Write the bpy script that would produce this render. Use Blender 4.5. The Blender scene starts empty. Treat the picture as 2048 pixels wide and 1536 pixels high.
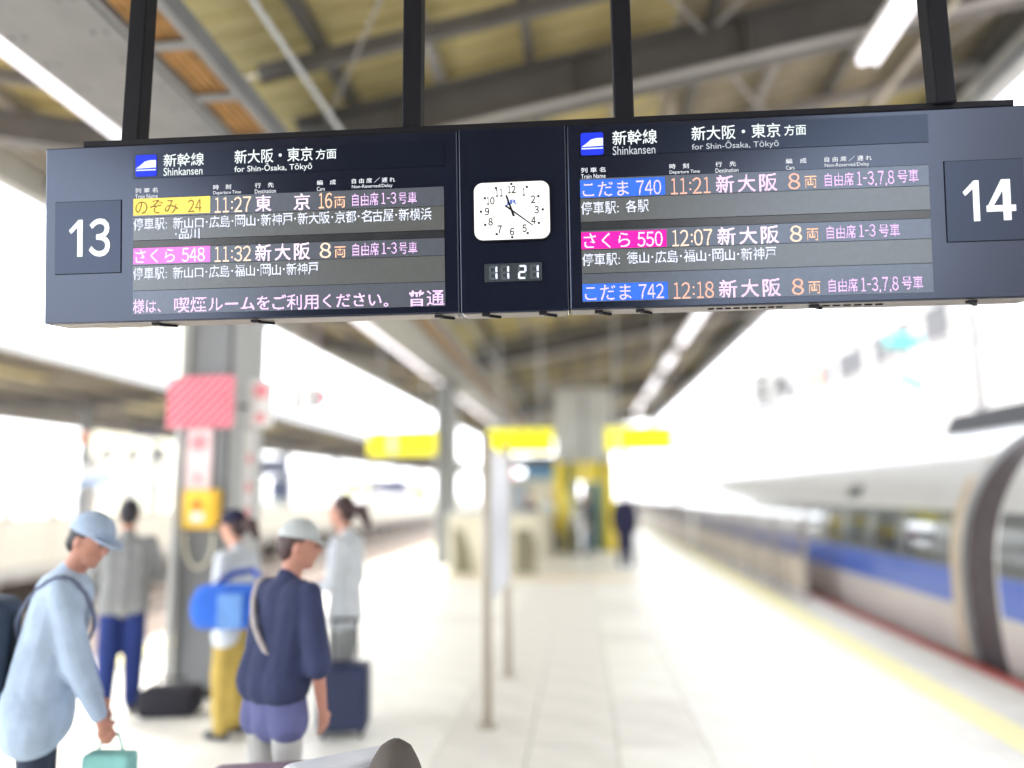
import bpy, bmesh, math, random
import numpy as np
from math import radians as R, sin, cos, pi
from mathutils import Vector, Matrix
random.seed(7)
S = bpy.context.scene
COL = S.collection

# ------------------------------------------------------------ camera, sky, sun, exposure
EXPO = 2.78
K = 2.0 ** -EXPO                       # a lamp or screen of display value 1 emits K
YAW, PITCH, ROLL, FPX = R(5.2288), R(8.2865), R(0.6), 1500.0
f = Vector((-sin(YAW) * cos(PITCH), cos(YAW) * cos(PITCH), sin(PITCH)))
r = Vector((cos(YAW), sin(YAW), 0)); u = r.cross(f)
r2 = cos(ROLL) * r - sin(ROLL) * u; u2 = sin(ROLL) * r + cos(ROLL) * u
cd = bpy.data.cameras.new('camera'); cam = bpy.data.objects.new('camera', cd); COL.objects.link(cam)
cam.matrix_world = Matrix(((r2.x, u2.x, -f.x, 0), (r2.y, u2.y, -f.y, 0), (r2.z, u2.z, -f.z, 1.7), (0, 0, 0, 1)))
cd.sensor_width = 36; cd.lens = 36 * FPX / 2048; cd.clip_start = .05; cd.clip_end = 3000
cd.dof.use_dof = True; cd.dof.focus_distance = 2.53; cd.dof.aperture_fstop = cd.lens / 1000 / .064
S.camera = cam
W = bpy.data.worlds.new('World'); S.world = W; W.use_nodes = True
nt = W.node_tree; bg = nt.nodes['Background']
sky = nt.nodes.new('ShaderNodeTexSky'); sky.sky_type = 'NISHITA'; sky.sun_disc = False
SUN_EL, SUN_AZ = R(52), R(-60)         # azimuth from +Y towards +X: the sun stands to the left, ahead
sky.sun_elevation = SUN_EL; sky.sun_rotation = SUN_AZ; sky.dust_density = 4.0; sky.air_density = 1.0
mixc = nt.nodes.new('ShaderNodeMix'); mixc.data_type = 'RGBA'; mixc.inputs[0].default_value = .8
nt.links.new(sky.outputs[0], mixc.inputs[6]); mixc.inputs[7].default_value = (7.6, 7.9, 8.3, 1)  # bright thin cloud
nt.links.new(mixc.outputs[2], bg.inputs[0]); bg.inputs[1].default_value = .12
sl = bpy.data.lights.new('sun', 'SUN'); so = bpy.data.objects.new('sun', sl); COL.objects.link(so)
sl.energy = 1.4; sl.angle = R(11); sl.color = (1, .96, .9)
so.rotation_euler = (R(90) - SUN_EL, 0, -SUN_AZ + pi)
so.rotation_euler = Vector((-sin(SUN_AZ) * cos(SUN_EL), -cos(SUN_AZ) * cos(SUN_EL), -sin(SUN_EL))).to_track_quat('-Z', 'Y').to_euler()
vs = S.view_settings; vs.view_transform = 'Standard'; vs.look = 'None'; vs.exposure = EXPO; vs.gamma = 1; vs.use_curve_mapping = False
S.cycles.use_denoising = True
try: S.cycles.denoiser = 'OPENIMAGEDENOISE'
except Exception: pass
S.cycles.max_bounces = 8; S.cycles.diffuse_bounces = 5; S.cycles.sample_clamp_indirect = 8

# ------------------------------------------------------------ materials
MATS = {}
def mat(name, col, rough=.6, metal=0., emit=0., ecol=None, var=.12, nscale=6., bump=0., bscale=60., coat=0., streak=0., spec=.5, stint=None):
    if name in MATS: return MATS[name]
    m = bpy.data.materials.new(name); m.use_nodes = True; t = m.node_tree; b = t.nodes['Principled BSDF']
    b.inputs['Roughness'].default_value = rough; b.inputs['Metallic'].default_value = metal
    b.inputs['Coat Weight'].default_value = coat; b.inputs['Specular IOR Level'].default_value = spec
    if stint: b.inputs['Specular Tint'].default_value = tuple(stint) + (1,)
    tc = t.nodes.new('ShaderNodeTexCoord'); n = t.nodes.new('ShaderNodeTexNoise')
    n.inputs['Scale'].default_value = nscale; n.inputs['Detail'].default_value = 5
    if streak:
        mp = t.nodes.new('ShaderNodeMapping'); mp.inputs['Scale'].default_value = (1, 1, streak)
        t.links.new(tc.outputs['Object'], mp.inputs[0]); t.links.new(mp.outputs[0], n.inputs['Vector'])
    else: t.links.new(tc.outputs['Object'], n.inputs['Vector'])
    cr = t.nodes.new('ShaderNodeValToRGB'); cr.color_ramp.elements[0].position = .3; cr.color_ramp.elements[1].position = .7
    cr.color_ramp.elements[0].color = tuple(c * (1 - var) for c in col) + (1,)
    cr.color_ramp.elements[1].color = tuple(min(1, c * (1 + var)) for c in col) + (1,)
    t.links.new(n.outputs['Fac'], cr.inputs[0]); t.links.new(cr.outputs[0], b.inputs['Base Color'])
    if bump:
        n2 = t.nodes.new('ShaderNodeTexNoise'); n2.inputs['Scale'].default_value = bscale
        t.links.new(tc.outputs['Object'], n2.inputs['Vector'])
        bp = t.nodes.new('ShaderNodeBump'); bp.inputs['Strength'].default_value = bump; bp.inputs['Distance'].default_value = .01
        t.links.new(n2.outputs['Fac'], bp.inputs['Height']); t.links.new(bp.outputs[0], b.inputs['Normal'])
    if emit:
        b.inputs['Emission Color'].default_value = tuple(ecol or col) + (1,)
        b.inputs['Emission Strength'].default_value = emit
    MATS[name] = m; return m
def lit(name, srgb, k=1.0):
    lin = tuple((c / 255) ** 2.2 for c in srgb)
    return mat(name, tuple(c * .3 for c in lin), .7, emit=K * k, ecol=lin, var=.02)
M = dict(
    tile=mat('floor_tile', (.82, .80, .73), .45, var=.07, nscale=2.5, bump=.05),
    tile2=mat('floor_tile_worn', (.74, .71, .65), .5, var=.08, nscale=3, bump=.05),
    slab=mat('grout', (.68, .66, .60), .8, bump=.2),
    conc=mat('concrete', (.42, .40, .37), .85, var=.2, nscale=3, bump=.4),
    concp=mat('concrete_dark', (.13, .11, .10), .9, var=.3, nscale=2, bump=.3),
    ballast=mat('ballast', (.40, .31, .25), .95, var=.35, nscale=14, bump=1., bscale=22),
    yel=mat('tactile_yellow', (.88, .82, .46), .6, var=.08, bump=.3, bscale=45),
    red=mat('edge_red', (.56, .13, .12), .6, var=.1),
    steel=mat('grey_paint', (.20, .21, .22), .5, var=.1, nscale=3, streak=.3),
    steelL=mat('pale_grey_paint', (.50, .52, .53), .5, var=.08, streak=.3),
    beam=mat('beam_paint', (.115, .11, .105), .55, var=.14, nscale=2.5),
    flange=mat('flange_pale', (.32, .31, .30), .5, var=.1, nscale=2.5),
    roofp=mat('roof_sheet', (.50, .425, .20), .7, var=.16, nscale=1.6),
    roofq=mat('roof_sheet_dull', (.32, .28, .20), .7, var=.2, nscale=1.6),
    brown=mat('cable_brown', (.36, .20, .07), .7, var=.35, nscale=9),
    darkm=mat('dark_metal', (.006, .006, .010), .6, var=.1, spec=.25),
    house=mat('board_housing', (.008, .010, .022), .20, .0, var=.08, spec=.72, stint=(.68, .77, 1.0)),
    housec=mat('board_recess', (.006, .008, .018), .25, var=.05, spec=.6, stint=(.6, .72, 1.0)),
    under=mat('board_underside', (.32, .29, .27), .5, .3, var=.1),
    led=mat('led_face', (.125, .13, .125), .3, var=.05, nscale=30, spec=.9, stint=(.75, .85, 1.0)),
    ledb=mat('led_face_blue', (.11, .12, .145), .28, var=.05, nscale=30, spec=.9, stint=(.65, .78, 1.0)),
    ledd=mat('led_gap', (.035, .037, .042), .25, var=.15, nscale=8),
    white=mat('white_paint', (.78, .78, .77), .5, var=.04),
    cream=mat('cream_panel', (.66, .62, .48), .5, var=.08, nscale=2),
    olive=mat('olive_brown', (.20, .18, .11), .45, var=.15, nscale=2),
    beige=mat('beige_post', (.52, .47, .39), .45, var=.06),
    teal=mat('teal_glass', (.22, .34, .34), .15, var=.1),
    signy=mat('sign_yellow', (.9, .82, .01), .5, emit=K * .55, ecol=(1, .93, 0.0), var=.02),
    yframe=mat('yellow_frame', (.88, .68, .03), .45, var=.06),
    blackp=mat('black_print', (.03, .03, .02), .6),
    pinkr=mat('red_stripe', (.75, .06, .14), .6, var=.04),
    pinkw=mat('pink_stripe', (.85, .45, .50), .6, var=.04),
    pinkc=mat('circle_pink', (.85, .30, .34), .6, var=.04),
    glass=mat('train_glass', (.035, .045, .055), .06, var=.3, nscale=2, coat=.8),
    tgrey=mat('train_grey', (.56, .56, .555), .3, var=.04, nscale=1.5, coat=.4),
    tlow=mat('train_lower', (.52, .48, .46), .35, var=.05, nscale=1.5, coat=.3),
    tskirt=mat('train_skirt', (.16, .145, .14), .6, var=.2),
    tblue=mat('train_blue', (.05, .115, .46), .3, var=.06, coat=.4),
    tdark=mat('train_band', (.07, .08, .09), .3, var=.1, coat=.4),
    bellow=mat('bellows_rubber', (.10, .08, .085), .7, var=.2),
    tan=mat('tan_trim', (.50, .40, .29), .5, var=.1),
    rail=mat('rail_steel', (.25, .2, .17), .4, .6, var=.2),
    cyan=mat('insulator_cyan', (.08, .62, .60), .3, var=.05),
    wire=mat('wire', (.18, .19, .22), .5),
    bldg=mat('building_white', (.34, .335, .33), .8, var=.05, nscale=.4),
    bwin=mat('building_window', (.02, .018, .02), .5, var=.3),
    tubeem=lit('fluorescent_tube', (255, 250, 255), 2.0),
    fence=mat('fence_grey', (.33, .30, .28), .5, .2, var=.12),
    creamf=mat('fence_cream', (.62, .59, .50), .6, var=.05),
    skin=mat('skin', (.62, .33, .24), .55, var=.05),
    skin2=mat('skin_tanned', (.52, .25, .18), .55, var=.05),
    hair=mat('hair_black', (.018, .016, .022), .5, var=.2, bump=.4),
    hairb=mat('hair_brown', (.06, .03, .03), .5, var=.2, bump=.4),
    shoe=mat('shoe_dark', (.05, .05, .055), .6),
    eye=mat('eye_dark', (.02, .015, .01), .2),
)
def cloth(name, col): return mat('cloth_' + name, col, .9, var=.12, nscale=9, bump=.35, bscale=18)

# ------------------------------------------------------------ mesh helpers
def wloc(o):
    v = Vector((0, 0, 0))
    while o: v += o.location; o = o.parent
    return v
class MB:
    def __init__(s): s.v = []; s.f = []
    def raw(s, vs_, fs):
        n = len(s.v); s.v += [tuple(v) for v in vs_]; s.f += [tuple(i + n for i in f_) for f_ in fs]; return s
    def box(s, x0, y0, z0, x1, y1, z1):
        return s.raw([(x0, y0, z0), (x1, y0, z0), (x1, y1, z0), (x0, y1, z0), (x0, y0, z1), (x1, y0, z1), (x1, y1, z1), (x0, y1, z1)],
                     [(0, 3, 2, 1), (4, 5, 6, 7), (0, 1, 5, 4), (1, 2, 6, 5), (2, 3, 7, 6), (3, 0, 4, 7)])
    def bar(s, p0, p1, w, h, up=(0, 0, 1)):
        p0, p1 = Vector(p0), Vector(p1); d = (p1 - p0).normalized(); up = Vector(up)
        a = d.cross(up)
        if a.length < 1e-4: a = d.cross(Vector((0, 1, 0)))
        a.normalize(); b = a.cross(d); vs_ = []
        for p in (p0, p1):
            for i, j in ((-1, -1), (1, -1), (1, 1), (-1, 1)): vs_.append(p + a * i * w / 2 + b * j * h / 2)
        return s.raw(vs_, [(0, 3, 2, 1), (4, 5, 6, 7), (0, 1, 5, 4), (1, 2, 6, 5), (2, 3, 7, 6), (3, 0, 4, 7)])
    def tube(s, p0, p1, r0, r1=None, n=12):
        r1 = r0 if r1 is None else r1
        p0, p1 = Vector(p0), Vector(p1); d = (p1 - p0).normalized()
        a = d.orthogonal().normalized(); b = d.cross(a); vs_ = []
        for p, rr in ((p0, r0), (p1, r1)):
            for i in range(n):
                t = 2 * pi * i / n; vs_.append(p + a * cos(t) * rr + b * sin(t) * rr)
        return s.raw(vs_, [(i, (i + 1) % n, n + (i + 1) % n, n + i) for i in range(n)] + [tuple(range(n))[::-1], tuple(range(n, 2 * n))])
    def prism(s, poly, axis, a0, a1):
        n = len(poly)
        def P(p, a): return (a, p[0], p[1]) if axis == 'x' else ((p[0], a, p[1]) if axis == 'y' else (p[0], p[1], a))
        return s.raw([P(p, a0) for p in poly] + [P(p, a1) for p in poly],
                     [(i, (i + 1) % n, n + (i + 1) % n, n + i) for i in range(n)] + [tuple(range(n))[::-1], tuple(range(n, 2 * n))])
    def ball(s, c, rad, n=12, m=8):
        if not hasattr(rad, '__len__'): rad = (rad,) * 3
        vs_ = [(c[0], c[1], c[2] - rad[2])]
        for j in range(1, m):
            t = -pi / 2 + pi * j / m
            for i in range(n):
                q = 2 * pi * i / n; vs_.append((c[0] + rad[0] * cos(t) * cos(q), c[1] + rad[1] * cos(t) * sin(q), c[2] + rad[2] * sin(t)))
        vs_.append((c[0], c[1], c[2] + rad[2])); fs = []
        for i in range(n):
            fs.append((0, 1 + (i + 1) % n, 1 + i))
            for j in range(m - 2): a = 1 + j * n; fs.append((a + i, a + (i + 1) % n, a + n + (i + 1) % n, a + n + i))
            a = 1 + (m - 2) * n; fs.append((a + i, a + (i + 1) % n, len(vs_) - 1))
        return s.raw(vs_, fs)
    def cap(s, p0, r0, p1, r1):                                    # tapered capsule
        s.ball(p0, r0); s.ball(p1, r1)
        if (Vector(p1) - Vector(p0)).length > 1e-4: s.tube(p0, p1, r0 * .995, r1 * .995, 12)
        return s
    def mesh(s, name, off=Vector((0, 0, 0))):
        me = bpy.data.meshes.new(name); me.from_pydata([tuple(Vector(v) - off) for v in s.v], [], s.f); me.update(); return me
    def build(s, name, m, parent=None, local=False, bevel=0, smooth=False, label=None):
        off = Vector((0, 0, 0)) if (local or parent is None) else wloc(parent)
        me = s.mesh(name, off); me.materials.append(m)
        o = bpy.data.objects.new(name, me); COL.objects.link(o); o.parent = parent
        if smooth: me.polygons.foreach_set('use_smooth', [True] * len(me.polygons))
        if bevel:
            b = o.modifiers.new('bevel', 'BEVEL'); b.width = bevel; b.segments = 2; b.limit_method = 'ANGLE'
        if label: o['label'] = label
        return o
def B(*a): return MB().box(*a)
def thing(name, label, cat, loc=(0, 0, 0), rotz=0, group=None):
    o = bpy.data.objects.new(name, None); COL.objects.link(o); o.location = loc; o.rotation_euler = (0, 0, rotz)
    o.empty_display_size = .2
    return tag(o, label, cat, group)
def tag(o, label, cat, group=None, kind=None):
    o['label'] = label; o['category'] = cat
    if group: o['group'] = group
    if kind: o['kind'] = kind
    return o
def struct(o): o['kind'] = 'structure'; return o
def stuff(o): o['kind'] = 'stuff'; return o
def piece(name, me, m, parent, loc):
    o = bpy.data.objects.new(name, me); COL.objects.link(o); o.parent = parent; o.location = Vector(loc) - (wloc(parent) if parent else Vector((0, 0, 0)))
    return o
def copy_tree(o, parent=None):
    c = o.copy(); COL.objects.link(c); c.parent = parent
    for ch in list(o.children): copy_tree(ch, c)
    return c
ORD = ['first', 'second', 'third', 'fourth', 'fifth', 'sixth', 'seventh', 'eighth', 'ninth', 'tenth', 'eleventh', 'twelfth', 'thirteenth', 'fourteenth', 'fifteenth', 'sixteenth', 'seventeenth', 'eighteenth', 'nineteenth', 'twentieth']

# text: glyph outlines from Blender's own built-in font, fitted to a rectangle
def glyphs(s, bold=0.):
    c = bpy.data.curves.new('glyphs', 'FONT'); c.body = s; c.offset = bold; c.resolution_u = 3
    o = bpy.data.objects.new('glyphs', c); COL.objects.link(o); bpy.context.view_layer.update()
    me = bpy.data.meshes.new_from_object(o.evaluated_get(bpy.context.evaluated_depsgraph_get()))
    me.calc_loop_triangles()
    v = np.empty(len(me.vertices) * 3); me.vertices.foreach_get('co', v); v = v.reshape(-1, 3)[:, :2]
    t = np.empty(len(me.loop_triangles) * 3, dtype=np.int32); me.loop_triangles.foreach_get('vertices', t); t = t.reshape(-1, 3)
    bpy.data.objects.remove(o); bpy.data.curves.remove(c); bpy.data.meshes.remove(me)
    v = v - v.min(0); v = v / np.maximum(v.max(0), 1e-6)
    return v, t
def text(name, s, rect, m, parent, y=-.004, bold=0., th=0., label=None):
    v, t = glyphs(s, bold); x0, z0, x1, z1 = rect
    P = [(x0 + a * (x1 - x0), y, z0 + b * (z1 - z0)) for a, b in v]
    F_ = [tuple(int(k) for k in q) for q in t]
    return MB().raw(P, F_).build(name, m, parent, local=True, label=label)
def ledtext(name, s, rect, m, parent, pitch=.0033, y=-.0045, bold=0., fill=.94, off=False):
    v, t = glyphs(s, bold); x0, z0, x1, z1 = rect
    nx, ny = max(1, round((x1 - x0) / pitch)), max(1, round((z1 - z0) / pitch)); ss = 3
    g = np.zeros((ny * ss, nx * ss), bool); q = v * [nx * ss, ny * ss]
    for a, b, c in t:
        A_, B_, C_ = q[a], q[b], q[c]
        lo = np.floor(np.minimum(np.minimum(A_, B_), C_)).astype(int); hi = np.ceil(np.maximum(np.maximum(A_, B_), C_)).astype(int) + 1
        lo = np.maximum(lo, 0); hi = np.minimum(hi, [nx * ss, ny * ss])
        if (hi <= lo).any(): continue
        X, Y = np.meshgrid(np.arange(lo[0], hi[0]) + .5, np.arange(lo[1], hi[1]) + .5)
        def e(p, r_): return (r_[0] - p[0]) * (Y - p[1]) - (r_[1] - p[1]) * (X - p[0])
        e0, e1, e2 = e(A_, B_), e(B_, C_), e(C_, A_)
        g[lo[1]:hi[1], lo[0]:hi[0]] |= ((e0 >= 0) & (e1 >= 0) & (e2 >= 0)) | ((e0 <= 0) & (e1 <= 0) & (e2 <= 0))
    cov = g.reshape(ny, ss, nx, ss).sum((1, 3)) >= 4
    mb = MB(); dx, dz = (x1 - x0) / nx, (z1 - z0) / ny
    for j, i in zip(*np.nonzero(cov)):
        a, b = x0 + (i + .5) * dx, z0 + (j + .5) * dz; h = dx * fill / 2; k = dz * fill / 2
        mb.raw([(a - h, y, b - k), (a + h, y, b - k), (a + h, y, b + k), (a - h, y, b + k)], [(0, 1, 2, 3)])
    return mb.build(name, m, parent, local=True)

# ------------------------------------------------------------ setting: ground, tracks, platforms
struct(MB().box(-600, -300, -1.6, 600, 900, -1.4).build('ground', M['conc']))
struct(B(-13.5, -60, -1.4, -5.3, 140, -1.12).build('track_bed', M['ballast']))
struct(B(3.86, -60, -1.4, 17.0, 140, -1.12).build('track_bed_right', M['ballast'])).name = 'track_bed'
pf = struct(B(-5.3, -60, -1.4, 3.86, 140, -.03).build('platform_floor', M['slab']))
# paving: tiles 0.6 m laid on a 4 mm recessed grout bed
tm = B(.002, .002, -.03, .596, .596, 0).mesh('tile'); tm.materials.append(M['tile'])
tm2 = tm.copy(); tm2.materials[0] = M['tile2']
cnt = 0
for j in range(24):
    for i in range(12):
        x = -4.6 + .6 * i
        if not -4.61 < x < 2.2: continue
        y = 2.4 + .6 * j
        piece('tile', tm2 if (i in (6, 7) or random.random() < .12) else tm, None, pf, (x, y, random.uniform(-.0012, .0008))); cnt += 1
far = MB()
for j in range(-40, 150):
    y = 2.4 + .6 * j
    if 0 <= j < 24: continue
    for i in range(12): far.box(-4.598 + .6 * i, y + .002, -.03, -4.004 + .6 * i, y + .596, 0)
stuff(far.build('paving', M['tile'], pf))
stuff(B(-5.3, -60, -.03, -5.05, 140, .002).build('edge_stone', M['conc'], pf))
stuff(B(-4.75, -60, -.03, -4.602, 140, .001).build('border_strip', M['conc'], pf))
stuff(B(3.1, -60, -.03, 3.66, 140, .001).build('outer_paving', M['tile2'], pf))
tl = B(.004, .004, -.03, .296, .296, .004)
for a in range(5):
    for b in range(5): tl.tube((.03 + .06 * a, .03 + .06 * b, .004), (.03 + .06 * a, .03 + .06 * b, .009), .014, .009, 5)
tym = tl.mesh('tactile_tile'); tym.materials.append(M['yel'])
for j in range(140): piece('tactile_tile', tym, None, pf, (2.80, 3.3 + .3 * j, 0))
for j in range(140): piece('tactile_tile', tym, None, pf, (-5.05, 3.3 + .3 * j, 0))
stuff(MB().box(2.804, 45.3, -.03, 3.096, 140, .004).box(2.804, -40, -.03, 3.096, 3.3, .004).build('tactile_strip', M['yel'], pf))
stuff(B(3.66, -60, -.03, 3.84, 140, .003).build('red_edge_strip', M['red'], pf))
stuff(B(2.6, 3, -.03, 2.798, 60, .0015).build('joint_strip', M['tile2'], pf))
st = MB()
for i in range(13): st.box(-2.9 + .3 * i, 15.35, .0, -2.608 + .3 * i, 15.64, .006)
tag(st.build('tactile_mat', mat('tactile_orange', (.80, .55, .22), .6, bump=.3), None), 'orange yellow tactile tiles across the floor before the stair wall', 'tactile paving')
# opposite platform (two tracks away) with a recess under its lip
op = struct(MB().box(-22, -60, -.22, -13.3, 140, -.02).box(-22, -60, -1.4, -14.3, 140, -.22).build('opposite_platform', M['conc']))
mb = MB()
for k in range(50): mb.box(-13.75, -10 + 2.4 * k, -1.4, -13.5, -9.75 + 2.4 * k, -.22)
stuff(mb.build('support_pier', M['conc'], op)); stuff(B(-14.29, -60, -1.12, -14.25, 140, -.23).build('recess_shade', M['concp'], op))  # dark sheet puts the shade under the lip into its colour
for n_, xc in enumerate((-7.2, -11.5, 5.75, 10.2)):
    tr = thing('railway_track', ['left hand track beside the platform edge', 'second track on the left, before the opposite platform', 'track under the grey train', 'far right track behind the grey train'][n_], 'track', (xc, 0, -1.12))
    for s_ in (-.72, .72): B(xc + s_ - .035, -60, -1.08, xc + s_ + .035, 140, -.95).build('rail', M['rail'], tr)
    mb = MB()
    for k in range(150): mb.box(xc - 1.25, -50 + 1.2 * k, -1.13, xc + 1.25, -49.7 + 1.2 * k, -1.08)
    stuff(mb.build('sleeper', M['conc'], tr))

# ------------------------------------------------------------ canopy over the platform
def zr(x): return 5.29 + .19 * x                # underside of the main beams, right wing
def zl(x): return 4.74 + .20 * (-3.2 - x)       # left wing
cn = thing('platform_canopy', 'canopy of corrugated yellowish sheets on grey steel beams above the platform', 'canopy', (0, 0, 4.6))
XR0, XR1, XL0, XL1 = -2.25, 4.75, -3.55, -6.75
def zroof(x): return zr(x) + .66
def sheet(x0, x1, zf, y0, y1):
    mb = MB(); P = []; y = y0; k = 0
    prof = [(0, 0), (.09, 0), (.12, .05), (.21, .05), (.24, 0)]
    ys = []
    while y < y1 - .01:
        for a, b in prof[:-1]: ys.append((y + a, b))
        y += .25
    ys.append((y1, 0)); n = len(ys)
    vs_ = [(x, yy, zf(x) + h) for x in (x0, x1) for yy, h in ys] + [(x, yy, zf(x) + h + .012) for x in (x0, x1) for yy, h in ys]
    fs = []
    for i in range(n - 1):
        fs.append((i, i + 1, n + i + 1, n + i)); fs.append((2 * n + i, 3 * n + i, 3 * n + i + 1, 2 * n + i + 1))
    return mb.raw(vs_, fs)
Y0, Y1 = -60, 54
k = 0
for y in range(Y0, Y1, 3):
    for x0, x1, zf in ((XR0 - .75, 1.0, zroof), (1.002, XR1 + .1, zroof), (XL1 - .1, XL0 + .2, lambda x: zl(x) + .5)):
        sheet(x0, x1, zf, y + .01, y + 2.99).build('roof_sheet', M['roofq'] if random.random() < .33 else M['roofp'], cn); k += 1
for i, x in enumerate(np.arange(-2.1, 4.7, .85)):
    B(x - .04, Y0, zr(x) + .47, x + .04, Y1, zr(x) + .62).build('purlin', M['flange'] if i % 2 else M['beam'], cn)
for x in np.arange(-6.4, -3.7, .85): B(x - .04, Y0, zl(x) + .31, x + .04, Y1, zl(x) + .46).build('purlin', M['flange'], cn)
def ibeam(x0, z0, x1, z1, y, h, w):
    web = MB().raw([(x0, y - .012, z0), (x1, y - .012, z1), (x1, y + .012, z1), (x0, y + .012, z0), (x0, y - .012, z0 + h), (x1, y - .012, z1 + h), (x1, y + .012, z1 + h), (x0, y + .012, z0 + h)],
                   [(0, 3, 2, 1), (4, 5, 6, 7), (0, 1, 5, 4), (1, 2, 6, 5), (2, 3, 7, 6), (3, 0, 4, 7)])
    for zz in (0, h - .02):
        web.raw([(x0, y - w / 2, z0 + zz), (x1, y - w / 2, z1 + zz), (x1, y + w / 2, z1 + zz), (x0, y + w / 2, z0 + zz), (x0, y - w / 2, z0 + zz + .02), (x1, y - w / 2, z1 + zz + .02), (x1, y + w / 2, z1 + zz + .02), (x0, y + w / 2, z0 + zz + .02)],
                [(0, 3, 2, 1), (4, 5, 6, 7), (0, 1, 5, 4), (1, 2, 6, 5), (2, 3, 7, 6), (3, 0, 4, 7)])
    return web
for y in range(-54, 52, 12):
    y += .6
    b = ibeam(-2.66, zr(-2.66), XR1, zr(XR1), y, .46, .28).build('main_beam', M['beam'], cn)
    lip = MB().bar((-2.6, y - .13, zr(-2.6) - .012), (XR1 - .02, y - .13, zr(XR1 - .02) - .012), .10, .022).build('lit_lip', M['flange'], b)  # pale bar paints the brightly lit edge of the bottom flange
    for x in (-1.6, .1, 1.6, 3.1): B(x - .01, y - .125, zr(x) + .03, x + .01, y - .013, zr(x) + .43).build('stiffener', M['beam'], b)
    ibeam(XL1, zl(XL1), -3.4, zl(-3.4), y, .32, .24).build('main_beam', M['beam'], cn)
for y in np.arange(-57.4, 52, 3.0):
    if abs((y + 29.4) % 12) < .5: continue
    MB().bar((-2.6, y, zr(-2.6) + .38), (XR1, y, zr(XR1) + .38), .07, .14).build('rafter', M['beam'] if int(y) % 2 else M['flange'], cn)
    MB().bar((XL1, y, zl(XL1) + .24), (-3.4, y, zl(-3.4) + .24), .07, .12).build('rafter', M['beam'], cn)
for y in (-5.4, .6, 6.6, 12.6, 18.6, 24.6, 30.6):
    a = MB().bar((-2.3, y + .2, zr(-2.3) + .3), (1.2, y + 5.8, zr(1.2) + .3), .02, .02)
    a.bar((1.2, y + .2, zr(1.2) + .3), (-2.3, y + 5.8, zr(-2.3) + .3), .02, .02)
    a.bar((1.3, y + .2, zr(1.3) + .34), (4.5, y + 5.8, zr(4.5) + .34), .03, .03).bar((4.5, y + .2, zr(4.5) + .34), (1.3, y + 5.8, zr(1.3) + .34), .03, .03)
    a.build('brace_rod', M['flange'], cn)
g = B(-3.44, Y0, 4.46, -2.70, Y1, 4.50).box(-3.42, Y0, 4.5, -3.36, Y1, 4.98).box(-2.80, Y0, 4.5, -2.74, Y1, 5.0).box(-3.44, Y0, 4.98, -2.70, Y1, 5.02).build('girder', M['steel'], cn, bevel=.004)
rv = MB()
for k in range(150):
    y = 1.5 + .3 * k
    for x in (-3.38, -3.30, -2.86, -2.78): rv.tube((x, y, 4.448), (x, y, 4.46), .011, .013, 6)
stuff(rv.build('rivet', M['steel'], g))
# cable ladder on the girder's right
cl = B(-2.69, Y0, 4.47, -2.65, Y1, 4.62).box(-2.36, Y0, 4.47, -2.30, Y1, 4.62).build('cable_ladder_rail', M['steel'], cn)
for k in range(44): B(-2.65, 1.6 + .62 * k, 4.48, -2.36, 1.68 + .62 * k, 4.50).build('rung', M['steel'], cl)
cb = MB()
for i in range(5): cb.tube((-2.62 + .056 * i, Y0, 4.53 + .006 * (i % 2)), (-2.62 + .056 * i, Y1, 4.53 + .006 * (i % 3)), .027, n=7)
cb.box(-2.64, Y0, 4.57, -2.37, Y1, 4.60)
stuff(cb.build('cable', M['brown'], cn))
# gutters along both edges
for xa, xb, za, zb in ((XR1 + .0, XR1 + .22, 6.19, 6.50), (XL1 - .2, XL1, 5.44, 5.80)):
    gt = MB().box(xa, Y0, za, xb, Y1, za + .03).box(xa, Y0, za + .03, xa + .03, Y1, zb).box(xb - .03, Y0, za + .03, xb, Y1, zb + .05)
    gt.build('gutter', M['steelL'], cn, bevel=.005)
B(XR1 + .02, Y0, 6.56, XR1 + .10, Y1, 6.86).build('fascia', M['beam'], cn)
B(XL1 - .10, Y0, 5.82, XL1 - .02, Y1, 5.96).build('fascia', M['beam'], cn)
MB().tube((4.62, Y0, 6.08), (4.62, Y1, 6.08), .045).build('pipe', M['steelL'], cn, smooth=True)
MB().tube((4.45, Y0, 6.0), (4.45, Y1, 6.0), .02).build('pipe', mat('pipe_blue', (.05, .08, .13), .5), cn, smooth=True)
MB().tube((.98, 7.3, 4.92), (.98, 7.3, 6.1), .055).build('pipe', M['beige'], cn, smooth=True)
MB().tube((-2.02, Y0, zr(-2) - .08), (-2.02, Y1, zr(-2) - .08), .022).build('conduit', M['steelL'], cn)
MB().tube((3.3, Y0, zr(3.3) - .05), (3.3, Y1, zr(3.3) - .05), .03).build('conduit', M['beige'], cn)
B(-1.72, 7.55, 4.12, -1.68, 7.9, 4.62).build('hanging_plate', mat('plate_cream', (.62, .66, .52), .5), cn)

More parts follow.
